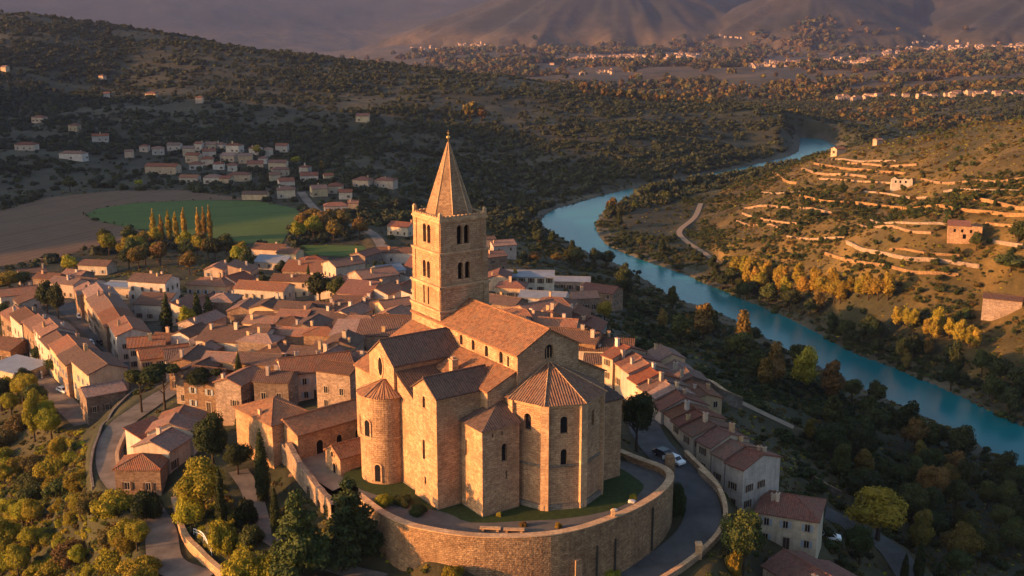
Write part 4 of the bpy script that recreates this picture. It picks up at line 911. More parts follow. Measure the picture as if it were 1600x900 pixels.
for key,(where,s) in HAM.items():
    for i,q in enumerate(s.split(';')):
        u,v,w=map(float,q.split(',')); H=rng.uniform(4,5.8); p=at(u,v,H*.6); L=max(6,w/pxm(p)*.92); W=min(L,rng.uniform(7,9.5)); 
        nf='long white' if w>33 else 'pale'
        house(p.x,p.y,L,W,H,R(rng.uniform(-22,22)),f'{nf} house, {ORD[i]} of the {where}','hamlet houses',wall='pale',tile=str(rng.choice(['tile_red','tile','tile_red'])),roof=str(rng.choice(['gable','hip'])),chim=int(rng.random()<.4),wins=w>=13,door=False,name='hamlet_house')
many([(399,302,15,7,3.6,0,'low pale barn standing alone at the edge of the green field',D(wall='pale',tile='tile_dark',chim=0,wins=False,name='barn',cat='barn')),
 (567,280,11,9,5,-15,'left of the two pale houses on the dark slope right of the hamlet',D(wall='pale',tile='tile_red',roof='hip',name='hamlet_house')),
 (603,280,13,9,5,-15,'right of the two pale houses on the dark slope right of the hamlet',D(wall='pale',tile='tile_red',roof='hip',name='hamlet_house')),
 (628,352,12,9,5,-25,'pinkish house on the road between the hamlet and the belfry',D(wall='pale',tile='tile_red',name='hamlet_house')),
 (1310,232,6.5,6,4,20,'small lit cottage on the crest of the terraced hill, above the far river bend',D(wall='plaster',tile='tile',chim=0)),
 (1372,218,4.5,4,3,20,'tiny stone hut among trees on the crest of the terraced hill',D(wall='plaster',tile='tile',chim=0,wins=False)),
 (1567,467,13,9,3.8,-25,'low barn with a flat brown roof at the right edge of the terraced hill',D(wall='house_stone',wins=False,tile='tile_dark',chim=0,pitch=.15,name='barn',cat='barn'))],'houses outside the village')
# ------------------------------------------------------------------ ruins on the terraced hill
def ruin(u,v,L,W,H,yaw,label,roofed):
    p=at(u,v,0); root=thing('ruined_farmhouse',label,'ruin',(p.x,p.y,p.z),R(yaw)); mb=MB(); x0,x1,y0,y1=-L/2,L/2,-W/2,W/2; cor=[(x0,y0),(x1,y0),(x1,y1),(x0,y1)]; pan=[]
    for i in range(4):
        a,b=cor[i],cor[(i+1)%4]; l=math.dist(a,b); top=[(l*t,H+rng.uniform(-1.4,.5)*(i!=0)) for t in np.linspace(1,0,7)]
        ops=[(l*f,2.6,.9,1.3,'rect') for f in (.2,.42,.68)]+[(l*.5,.1,1.3,1.9,'rect')] if i in (0,3) and l>8 else [(l*.5,2.0,.9,1.3,'rect')]
        panel(mb,a,b,[(0,-4),(l,-4)]+top,ops,panes=pan)
    o=mb.build('wall',M['church' if roofed else 'pale'],root); win(o,pan,'window_opening',M['void'])
    mb=MB(); mb.box(x0+.7,x1-.7,y0+.7,y1-.7,-3,H-2.2 if not roofed else H-1.4); mb.build('rubble_fill',M['rubble'],root)
    if roofed:
        rb=MB(); rb.slab([(x0-.3,y0-.3,H-.1),(x1*.35,y0-.3,H-.1),(x1*.3,0,H+1.5),(x0-.3,0,H+1.5)],.2); rb.slab([(x0-.3,0,H+1.5),(x1*.2,0,H+1.5),(x1*.1,y1+.3,H-.1),(x0-.3,y1+.3,H-.1)],.2); rb.build('roof',M['tile_red'],root)
    HOUSES.append((p.x,p.y,L*.6)); return root
ruin(1506,371,12.5,8,5.4,-20,'half-ruined stone farmhouse with a broken red roof on the terraced hill',True)
ruin(1408,293,10,6,4.6,-15,'roofless white ruin between the terrace walls of the sunlit hill',False)
# ------------------------------------------------------------------ abbey outbuildings
def lyaw(): return YAW
p=at(428,640,7.5); house(p.x,p.y,8.5,13,7.4,YAW+R(90)+R(8),'ochre abbey house with lit end wall and hipped roof left of the courtyard','abbey outbuildings',roof='hip',wall='church',tile='tile_church',chim=1,wins=False,z=-2.5,pitch=.34,name='abbey_house')
p=at(500,648,5.5); AB2=house(p.x,p.y,15,9,5.4,YAW+R(90)+R(8),'low abbey range with a tall dark doorway and arched windows behind the courtyard','abbey outbuildings',wall='church',tile='tile_church',chim=0,wins=False,z=-1.6,pitch=.36,name='abbey_range')
def arch_fill(w,h):
    mb=MB(); o=arch(0,0,w,h); mb.face([(a,-.03,z) for a,z in o],1); out=arch(0,0,w+.36,h+.18)
    for i in range(1,len(o)): j=(i+1)%len(o); mb.hull([(o[i][0],.05,o[i][1]),(o[j][0],.05,o[j][1]),(out[j][0],.05,out[j][1]),(out[i][0],.05,out[i][1])],[(o[i][0],-.12,o[i][1]),(o[j][0],-.12,o[j][1]),(out[j][0],-.12,out[j][1]),(out[i][0],-.12,out[i][1])])
    return mb.mesh('arched_opening',[M['church_smooth'],M['void']])
_y=-4.5
link('doorway',arch_fill(1.35,3.3),AB2,(-3.2,-4.5,.1),0); link('window',arch_fill(1.1,2.3),AB2,(.9,-4.5,1.0),0); link('window',arch_fill(1.2,2.2),AB2,(5.0,-4.5,1.2),0)
p=at(545,712,3.2); SH=house(p.x,p.y,6.2,5.0,3.6,YAW+R(90)+R(4),'little stone gabled chapel house at the foot of the round apse','abbey outbuildings',wall='church',tile='tile_church',chim=0,wins=False,z=-1.0,pitch=.55,name='garden_chapel')
link('doorway',arch_fill(.9,2.0),SH,(-3.1,-.6,.05),R(-90)); link('window',arch_fill(.8,1.0),SH,(-3.1,0,3.0),R(-90))
# courtyard paving and ruined arcade wall
cy=[g(u,v,-1.1) for u,v in uvl('432,706;470,694;552,680;580,700;575,745;520,770;480,745;448,715')]
sheet('courtyard_paving',cy,-.75,M['dirt'])
def ruined_arcade():
    P=[Vector((*g(u,v,-1.0),0)) for u,v in ((428,702),(447,716),(467,742),(517,792))]
    root=thing('ruined_wall','broken garden wall with blind arches stepping down from the abbey house','wall'); mb=MB()
    tops=[(2.6,1.9),(3.2,1.6),(1.7,.5)]
    for i in range(3):
        a,b=P[i],P[i+1]; L=(b-a).length; d=(b-a)/L; n=Vector((d.y,-d.x,0))
        t0,t1=tops[i]; k=np.linspace(0,1,9); top=[(L*t,-1+t0+(t1-t0)*t+rng.uniform(-.3,.25)) for t in k[::-1]]
        if i==2: ops=[(L*.30,-5.2,1.5,3.8),(L*.62,-5.2,1.5,3.2)]
        else: ops=()
        pr=[(0,-9),(L,-9)]+top
        q0,q1=a-n*0,b-n*0
        # the side facing the garden has the arches, the court side is plain
        panel(mb,(a.x,a.y),(b.x,b.y),pr,ops,depth=.5)
        o=-n*.95; panel(mb,(b.x+o.x,b.y+o.y),(a.x+o.x,a.y+o.y),[(0,-9),(L,-9)]+[(L-x,z) for x,z in top][::-1])
        for (x,z),(x2,z2) in zip(top,top[1:]):
            A=a+d*x; B=a+d*x2; mb.face([(A.x,A.y,z),(B.x,B.y,z2),(B.x+o.x,B.y+o.y,z2),(A.x+o.x,A.y+o.y,z)])
        for op in ops:
            w=MB(); w.face([(a.x+d.x*x-n.x*.48,a.y+d.y*x-n.y*.48,z) for x,z in arch(*op)]); w.build('blind_arch',M['rubble'],root)
    mb.build('masonry',M['rubble'],root)
    for u,v,zt in ((455,745,-2.6),(434,712,1.8)):
        x,y=g(u,v,-3); bb=MB(); bb.hull([(x-.5,y-.5,-9),(x+.5,y-.5,-9),(x+.5,y+.5,-9),(x-.5,y+.5,-9)],[(x-.4,y-.4,zt),(x+.4,y-.4,zt),(x+.4,y+.4,zt),(x-.4,y+.4,zt)]); bb.build('pier',M['church'],root)
ruined_arcade()
# ------------------------------------------------------------------ garden and lane walls
def wline(s,z=None): return smooth([tuple(at(u,v)[:2]) for u,v in uvl(s)],4)
stone_wall('lane_wall',wline('272,790;279,815;286,838;300,860;322,882;352,908'),1.5,.7,'curved lit garden wall holding the green bank above the lower left lane','wall',base=3,mat='church')
stone_wall('lane_wall',wline('146,765;142,735;146,705;155,680;172,652;192,628;212,610'),.6,.45,'long low parapet along the outer edge of the left lane','wall',base=3,mat='plinth',cap=False)
stone_wall('lane_wall',wline('186,742;184,720;192,698;200,682'),1.6,.5,'short pale wall between the left lane and the curved-roof row','wall',base=2,mat='church')
LR_,_w=ROADS['lane_by_the_row']; _T=np.gradient(LR_[:,:2],axis=0); _T/=np.linalg.norm(_T,axis=1)[:,None]; _N=np.stack([-_T[:,1],_T[:,0]],1)
_outer=[tuple(LR_[i,:2]+_N[i]*3.7) for i in range(9,len(LR_)-6)]
stone_wall('lane_parapet',_outer,.9,.6,'curved stone parapet along the outside of the bend below the terraced row','wall',base=4,zfix=[LR_[i,2] for i in range(9,len(LR_)-6)])
p=LR_[len(LR_)-12]; q=p[:2]+_N[len(LR_)-12]*3.7
t=thing('gate_pier','square stone gate pier standing on the curved lane parapet','pier',(q[0],q[1],p[2])); mb=MB(); mb.box(-.45,.45,-.45,.45,-1,2.4); mb.build('shaft',M['church'],t); mb=MB(); mb.hull([(-.58,-.58,2.402),(.58,-.58,2.402),(.58,.58,2.402),(-.58,.58,2.402)],[(-.45,-.45,2.7),(.45,-.45,2.7),(.45,.45,2.7),(-.45,.45,2.7)]); mb.build('cap',M['church_smooth'],t)
t=thing('gate_pier','ragged stone pier where the retaining wall meets the lane','pier',(*g(1046,738,-1),-2.5)); mb=MB(); mb.box(-.8,.8,-.7,.7,-1.5,4.3); mb.box(-.65,.6,-.5,.62,4.302,4.8); mb.build('shaft',M['rubble'],t)
stone_wall('slope_wall',wline('1092,608;1112,616;1130,628;1158,640'),3.2,.9,'grey ruined wall with a tall end on the slope behind the shaded row','wall',base=3,mat='plinth')
stone_wall('slope_wall',wline('1092,742;1108,756;1124,772'),1.2,.5,'short pale garden wall in front of the shaded row','wall',base=2)
stone_wall('slope_wall',wline('1268,752;1290,765;1315,778'),1.4,.5,'low broken wall under the trees right of the cream house','wall',base=2,mat='plinth')
stone_wall('lane_wall',wline('48,560;60,575;66,592'),1.8,.4,'pale concrete yard wall beside the long grey-roofed shed','wall',base=2,mat='pale',cap=False)
# terraces of the sunlit hill
TWALL=[]
def terr(s,h,label):
    Z=uvl(s); TWALL.extend(smooth([tuple(at(800+x/2,y/2)[:2]) for x,y in Z],6)); stone_wall('terrace_wall',smooth([tuple(at(800+x/2,y/2)[:2]) for x,y in Z],3),h*.58,.8,label,'wall',base=2.5,mat='terrace',cap=False,group='dry stone terrace walls on the sunlit hill')
M['terrace']=stone_mat('dry_terrace_stone',(.44,.29,.16),(.31,.21,.12),(.19,.13,.08),.8,.4,.2,.5,.1)
for s,h,l in (('945,513;1020,527;1120,535;1230,545',2.0,'long terrace wall just below the crest cottage'),('1050,512;1150,520;1265,517',1.8,'highest terrace wall, short and level near the crest'),('1000,500;1100,507;1200,505',1.5,'faint terrace wall right under the crest cottage'),
 ('905,530;960,545;1050,548;1110,556',2.0,'terrace wall left of the white ruin, upper one'),('815,543;850,565;890,575',2.2,'short steep terrace wall at the left shoulder of the hill'),
 ('720,655;800,645;880,652;960,660;1000,668',1.8,'low terrace wall above the bushes in the middle of the hill'),('900,615;960,630;1010,635;1100,640;1220,654;1300,650;1370,654;1500,668;1610,676',2.3,'longest terrace wall, running below the white ruin to the right edge'),('1420,622;1520,640;1610,657',2.4,'bright terrace wall at the right edge above the farmhouse'),
 ('1045,760;1100,785;1200,805;1290,815;1380,824;1460,836',2.3,'curved terrace wall of the large lower field'),
 ('975,793;1050,815;1120,827;1200,841;1290,855;1395,862',1.8,'lowest terrace wall, bending above the yellow trees'),
 ('720,668;780,685;830,695;900,702',1.5,'faint terrace wall above the farm track'),('700,690;760,705;840,718',1.3,'lowest faint terrace wall above the farm track'),
 ('1080,705;1160,710;1230,722;1310,731',1.6,'pale terrace wall ending left of the farmhouse'),('1500,757;1550,765;1610,773',2.0,'terrace wall running off right from the farmhouse'),
 ('1280,560;1400,572;1500,570;1600,560',1.5,'thin high terrace wall among the bushes at the right edge'),('1350,600;1450,596;1600,600',1.4,'thin terrace wall under the highest right bushes'),('960,560;1060,566;1160,572;1230,580',1.4,'thin terrace wall just left of and below the white ruin'),('1120,690;1220,698;1330,700;1400,708',1.4,'thin terrace wall between the white ruin and the farmhouse'),('760,600;830,606;900,600',1.3,'thin terrace wall on the left shoulder above the field track'),('860,740;960,748;1040,744',1.3,'thin terrace wall left of the large lower field'),('1480,700;1540,706;1610,712',1.5,'thin terrace wall just above the farmhouse at the right edge'),('1180,780;1300,794;1400,800',1.2,'thin wall inside the large lower field'),('1100,600;1200,612;1300,618',1.3,'thin terrace wall right under the white ruin')): terr(s,h,l)
# ------------------------------------------------------------------ cars, benches, railing
def car(u,v,yaw,paint,label):
    p=at(u,v,.3); root=thing('parked_car',label,'car',(p.x,p.y,float(hgt(p.x,p.y))+.15),R(yaw)); b=MB()
    prof=[(-2.05,.35),(2.05,.35),(2.1,.75),(1.25,.92),(.65,1.42),(-1.1,1.45),(-1.75,.98),(-2.1,.9)]; cab=prof
    for s in (1,): b.hull([(x,-.85,z) for x,z in prof],[(x,.85,z) for x,z in prof])
    b.build('body',M[paint],root); w=MB()
    for s in (-1,1): w.face([(x,s*.862,z) for x,z in ((-1.45,.98),(1.05,.96),(.6,1.36),(-1.05,1.38))][::s])
    w.face([(1.27,-.7,.95),(1.27,.7,.95),(.70,.65,1.41),(.70,-.65,1.41)]); w.face([(-1.74,-.7,1.02),(-1.16,-.65,1.43),(-1.16,.65,1.43),(-1.74,.7,1.02)]); w.build('window',M['glass'],root)
    for x in (-1.3,1.3):
        for s in (-1,1):
            k=MB(); k.tube((x,s*.68,.32),(x,s*.88,.32),.32,n=12); wh=k.build('wheel',M['rubber'],root); k=MB(); k.tube((x,s*.86,.32),(x,s*.89,.32),.18,n=8); k.build('rim',M['metal'],wh)
for a in ((125,496,-60,'white','white car parked on the sloping village street'),(140,538,-50,'white','white car parked by the lower roofs of the street'),(158,537,-52,'cardark','dark car parked on the street behind the terraced row'),
 (99,612,-40,'white','white car on the lower road beside the lit end houses'),(1037,712,-52,'cardark','dark car at the top of the curved lane by the church'),(1053,722,-50,'white','white car at the corner of the curved lane'),
 (1208,886,70,'cardark' if 0 else 'carblue','blue car parked beside the red gabled roof at the bottom edge'),(1296,842,-10,'white','white car half hidden beside the cream house')): car(*a)
def bench(u,v,yaw,label):
    x,y=g(u,v,.3); r=thing('stone_bench',label,'bench',(x,y,.03),R(yaw),'stone benches on the terrace'); mb=MB(); mb.box(-1.55,1.55,-.35,.35,.36,.58); mb.build('seat',M['church_smooth'],r)
    for s in (-1.1,1.1): mb=MB(); mb.box(s-.18,s+.18,-.27,.27,0,.358); mb.build('support',M['church'],r)
bench(766,827,-5,'left stone bench on the terrace paving before the church'); bench(803,829,-2,'right stone bench on the terrace paving before the church')
def rock(u,v,r,label):
    x,y=g(u,v,0); bm=bmesh.new(); bmesh.ops.create_icosphere(bm,subdivisions=2,radius=r)
    for w in bm.verts: w.co*=rng.uniform(.78,1.12); w.co.z*=.6; w.co.x*=1.3
    me=bpy.data.meshes.new('boulder'); bm.to_mesh(me); bm.free(); me.materials.append(M['white_rock']); o=link('boulder',me,None,(x,y,r*.35)); tag(o,label,'rock')
rock(987,785,.55,'white boulder on the lawn edge near the round yellow bush, right one'); rock(960,799,.45,'white boulder at the tip of the lawn, left one')
def railing():
    A=at(303,835,0); B=at(331,868,0); root=thing('handrail','pale double handrail beside the garden steps on the green bank','railing',(0,0,0)); D=B-A; zs=lambda p:float(hgt(p.x,p.y))
    for off in (0,1.3):
        n=Vector((D.y,-D.x,0)).normalized()*off; mb=MB(); pts=[A+n+D*t for t in np.linspace(0,1,6)]; pts=[Vector((p.x,p.y,zs(p))) for p in pts]
        for p,q in zip(pts,pts[1:]): mb.tube(p+Vector((0,0,1.0)),q+Vector((0,0,1.0)),.09,n=6); mb.tube(p+Vector((0,0,.5)),q+Vector((0,0,.5)),.05,n=6)
        r=mb.build('rail',M['white'],root)
        for p in pts: k=MB(); k.tube(p-Vector((0,0,.3)),p+Vector((0,0,1.0)),.06,n=6); k.build('post',M['white'],root)
railing()
# far villages of the plain, too many and too small to count
def far_villages():
    mb=MB(); r2=np.random.default_rng(3); spots=[]
    S=[(860,97,1090,86,170,4),(900,92,1000,89,60,3),(1170,104,1400,93,170,4),(1380,84,1600,72,130,4),(1210,100,1330,95,50,4),(1310,156,1600,148,42,3),(700,72,760,70,14,3),(640,76,700,78,10,3),(905,118,960,112,14,3),(1400,75,1460,82,20,5),(1120,58,1160,60,6,3),(1420,66,1600,80,40,10)]
    for u0,v0,u1,v1,n,sp in S:
        for i in range(n):
            t=r2.random(); p=at(u0+(u1-u0)*t,v0+(v1-v0)*t+r2.normal(0,sp*.5)); x,y,z=p
            if abs(x)<1e-6: continue
            L,W,H=r2.uniform(6,12),r2.uniform(6,9),r2.uniform(3.5,6.5); a=r2.uniform(-.6,.6); c,s=math.cos(a),math.sin(a); T=lambda X,Y,Z:(x+X*c-Y*s,y+X*s+Y*c,z+Z)
            spots.append((x,y)); b=[T(-L/2,-W/2,-4),T(L/2,-W/2,-4),T(L/2,W/2,-4),T(-L/2,W/2,-4)]; e=[T(-L/2,-W/2,H),T(L/2,-W/2,H),T(L/2,W/2,H),T(-L/2,W/2,H)]; q=[T(-L/2,0,H+2),T(L/2,0,H+2)]
            for k in range(4): mb.face([b[k],b[(k+1)%4],e[(k+1)%4],e[k]],0)
            mb.face([e[1],e[2],q[1]],0); mb.face([e[3],e[0],q[0]],0); mb.face([e[0],e[1],q[1],q[0]],1); mb.face([e[2],e[3],q[0],q[1]],1)
    o=mb.build('distant_village_houses',[M['plaster'],M['tile']]); tag(o,'hundreds of tiny lit houses scattered along the far plain','village',None,'stuff'); return np.array(spots)
FARV=far_villages()
# ------------------------------------------------------------------ trees
def lobes_for(kind,r):
    L=[]
    def inside_env(ax,az,zc,n,lo,hi,flat=.85):
        for _ in range(n):
            while 1:
                p=r.uniform(-1,1,3)
                if (p**2).sum()<1: break
            p=p/max(np.linalg.norm(p),.3)*r.uniform(.45,.85)
            q=r.uniform(lo,hi); L.append((p[0]*ax,p[1]*ax,zc+p[2]*az,q,q*flat))
    if kind=='broad': inside_env(3.3,3.0,6.2,17,1.1,1.9); L.append((0,0,6.3,2.4,2.6))
    elif kind=='tall': inside_env(2.3,4.0,6.0,17,.9,1.5,1.1); L.append((0,0,5.5,1.6,3.4))
    elif kind=='poplar':
        for i in range(15):
            z=1.4+8.0*i/14; w=1.0*math.sin(math.pi*min(1,(z-.6)/8.9+.06))**.6+.12; L.append((r.uniform(-.3,.3)*w,r.uniform(-.3,.3)*w,z,max(.25,w*r.uniform(.75,1.0)),.8))
    elif kind=='cypress':
        for i in range(18):
            z=.7+8.7*i/17; t=i/17; w=(1.12*(1-t)**.55*min(1,.62+t*1.6))+.06; L.append((r.uniform(-.1,.1),r.uniform(-.1,.1),z,w*r.uniform(.9,1.06),.85))
    elif kind=='cedar':
        for i in range(8):
            t=i/7; z=1.9+7.4*t; R_=3.6*(1-t)**.75+.35; k=max(2,int(7*(1-t)+1))
            for j in range(k):
                a=r.uniform(0,6.28); q=r.uniform(.55,.95)*R_*.8; s=r.uniform(.75,1.15)*(1.25-.55*t); L.append((q*math.cos(a),q*math.sin(a),z+r.uniform(-.3,.3),s*1.15,s*.62))
            L.append((0,0,z,max(.5,R_*.4),.9))
    elif kind=='pine':
        for i in range(13):
            a=r.uniform(0,6.28); q=r.uniform(.1,1)**.5*3.6; L.append((q*math.cos(a),q*math.sin(a),8.2-q*.28+r.uniform(-.5,.6),r.uniform(1.1,1.7),r.uniform(.55,.85)))
    elif kind=='bush':
        for i in range(11):
            a=r.uniform(0,6.28); q=r.uniform(.15,1)**.5*2.4; L.append((q*math.cos(a),q*math.sin(a),r.uniform(.8,2.4)*(1-q*.16),r.uniform(.9,1.4),r.uniform(.8,1.2)))
        L.append((0,0,1.3,1.9,1.5))
    return L
def crown_mesh(kind,seed,nleaf,size,mat,core=True):
    r=np.random.default_rng(seed*31+len(kind)); Ls=lobes_for(kind,r); A=np.array([l[3]**2 for l in Ls]); cnt=np.maximum((A/A.sum()*nleaf).astype(int),6)
    C=[];N=[]
    for (x,y,z,a,b),n in zip(Ls,cnt):
        v=r.normal(size=(n,3)); v/=np.linalg.norm(v,axis=1)[:,None]; v=v[(v[:,2]>-.75)|(r.random(n)<.4)]; bump=1+.16*np.sin(v[:,0]*6+seed)*np.sin(v[:,1]*7+x)+r.uniform(-.18,.10,len(v)); rad=bump
        p=np.stack([x+v[:,0]*a*rad,y+v[:,1]*a*rad,z+v[:,2]*b*rad],1); nn=v/np.array([a,a,b]); nn/=np.linalg.norm(nn,axis=1)[:,None]
        keep=np.ones(len(p),bool)
        for (x2,y2,z2,a2,b2) in Ls:
            if (x2,y2,z2)!=(x,y,z): keep&=((p[:,0]-x2)/a2)**2+((p[:,1]-y2)/a2)**2+((p[:,2]-z2)/b2)**2>.62
        C.append(p[keep]); N.append(nn[keep])
    C=np.vstack(C); N=np.vstack(N); C=C[C[:,2]>.05] if False else C; n=len(C)
    N=N+r.normal(size=(n,3))*.55; N/=np.linalg.norm(N,axis=1)[:,None]
    t=np.cross(N,r.normal(size=(n,3))); t/=np.linalg.norm(t,axis=1)[:,None]; b=np.cross(N,t); s=(size*r.uniform(.6,1.35,n))[:,None]
    V=np.stack([C-t*s-b*s*.7,C+t*s-b*s*.7,C+t*s*.6+b*s*.8,C-t*s*.6+b*s*.8],1).reshape(-1,3); F=np.arange(n*4).reshape(-1,4)
    vs,fs=[V],[tuple(f) for f in F.tolist()]; off=len(V)
    if core:
        bm=bmesh.new(); bmesh.ops.create_icosphere(bm,subdivisions=1,radius=1); iv=np.array([w.co[:] for w in bm.verts]); jf=[[w.index for w in f.verts] for f in bm.faces]; bm.free()
        for (x,y,z,a,b2) in Ls:
            vs.append(iv*np.array([a,a,b2])*.74+np.array([x,y,z])); fs+= [tuple(i+off for i in f) for f in jf]; off+=len(iv)
    me=bpy.data.meshes.new('crown'); me.from_pydata(np.vstack(vs).tolist(),[],fs); me.materials.append(mat); return me
def trunk_mesh(kind):
    mb=MB(); h=dict(broad=6.2,tall=7.5,poplar=8,cypress=3,cedar=8.6,pine=7.6,bush=1.4)[kind]; r0=dict(broad=.3,tall=.26,poplar=.2,cypress=.22,cedar=.34,pine=.26,bush=.14)[kind]
    rr=random.Random(len(kind)); p=Vector((0,0,-1.2)); n=5
    for i in range(n):
        q=Vector((rr.uniform(-.12,.12),rr.uniform(-.12,.12),-1.2+(h+1.2)*(i+1)/n)); mb.tube(p,q,r0*(1.25-i/n*.95),r0*(1.25-(i+1)/n*.95),8); p=q
    if kind in('broad','tall','pine'):
        for i in range(6):
            a=i*1.05+.3; z=h*(.42+.08*i); l=2.0 if kind!='tall' else 1.3; mb.tube((0,0,z),(l*math.cos(a),l*math.sin(a),z+l*.75),r0*.45,r0*.15,6)
    return mb.mesh('trunk',M['bark'])
_cache={}
def parts(kind,leaf,lod,k):
    key=(kind,leaf,lod,k)
    if key not in _cache:
        n,s={'near':(9500,.145),'mid':(2600,.26),'far':(420,.62)}[lod]
        if kind in('cypress','poplar'): n=int(n*.7); s*=.72
        if kind=='bush': n=int(n*.8); s*=.85
        _cache[key]=crown_mesh(kind,k+1,n,s,LEAF[leaf])
    if ('t',kind) not in _cache: _cache[('t',kind)]=trunk_mesh(kind)
    return _cache[key],_cache[('t',kind)]
TREES=[]
HT=dict(broad=9.5,tall=10.5,poplar=10.0,cypress=9.9,cedar=10.0,pine=9.2,bush=3.6)
WD=dict(broad=8.6,tall=6.6,poplar=2.3,cypress=2.4,cedar=8,pine=9,bush=7)
NM=dict(broad='broadleaf_tree',tall='riverside_tree',poplar='poplar_tree',cypress='cypress_tree',cedar='cedar_tree',pine='pine_tree',bush='bush')
def tree(p,h,kind,leaf,label,group=None,w=1.0,name=None):
    lod='near' if pxm(p)>6 else 'mid' if pxm(p)>2.6 else 'far'
    c,t=parts(kind,leaf,lod,int(rng.integers(3))); s=h/HT[kind]
    r=thing(name or NM[kind],label,'bush' if kind=='bush' else 'tree',(p[0],p[1],p[2]-.1),rng.uniform(0,6.28),group); r.scale=(s*w,s*w,s)
    link('trunk',t,r); link('crown',c,r); TREES.append((p[0],p[1],WD[kind]*s*w*.5)); return r
def tpx(u,vb,vt,kind,leaf,label,group=None,wpx=None,name=None):
    """tree whose foot is seen at (u, vb) and top at (u, vt)"""
    p=at(u,vb); d=ray(u,vt); t=p.y/d[1]; h=max(1.2,CAMH+d[2]*t-p.z)
    w=1.0 if wpx is None else wpx/pxm(p)/(WD[kind]*h/HT[kind])
    return tree(p,h,kind,leaf,label,group,w,name)
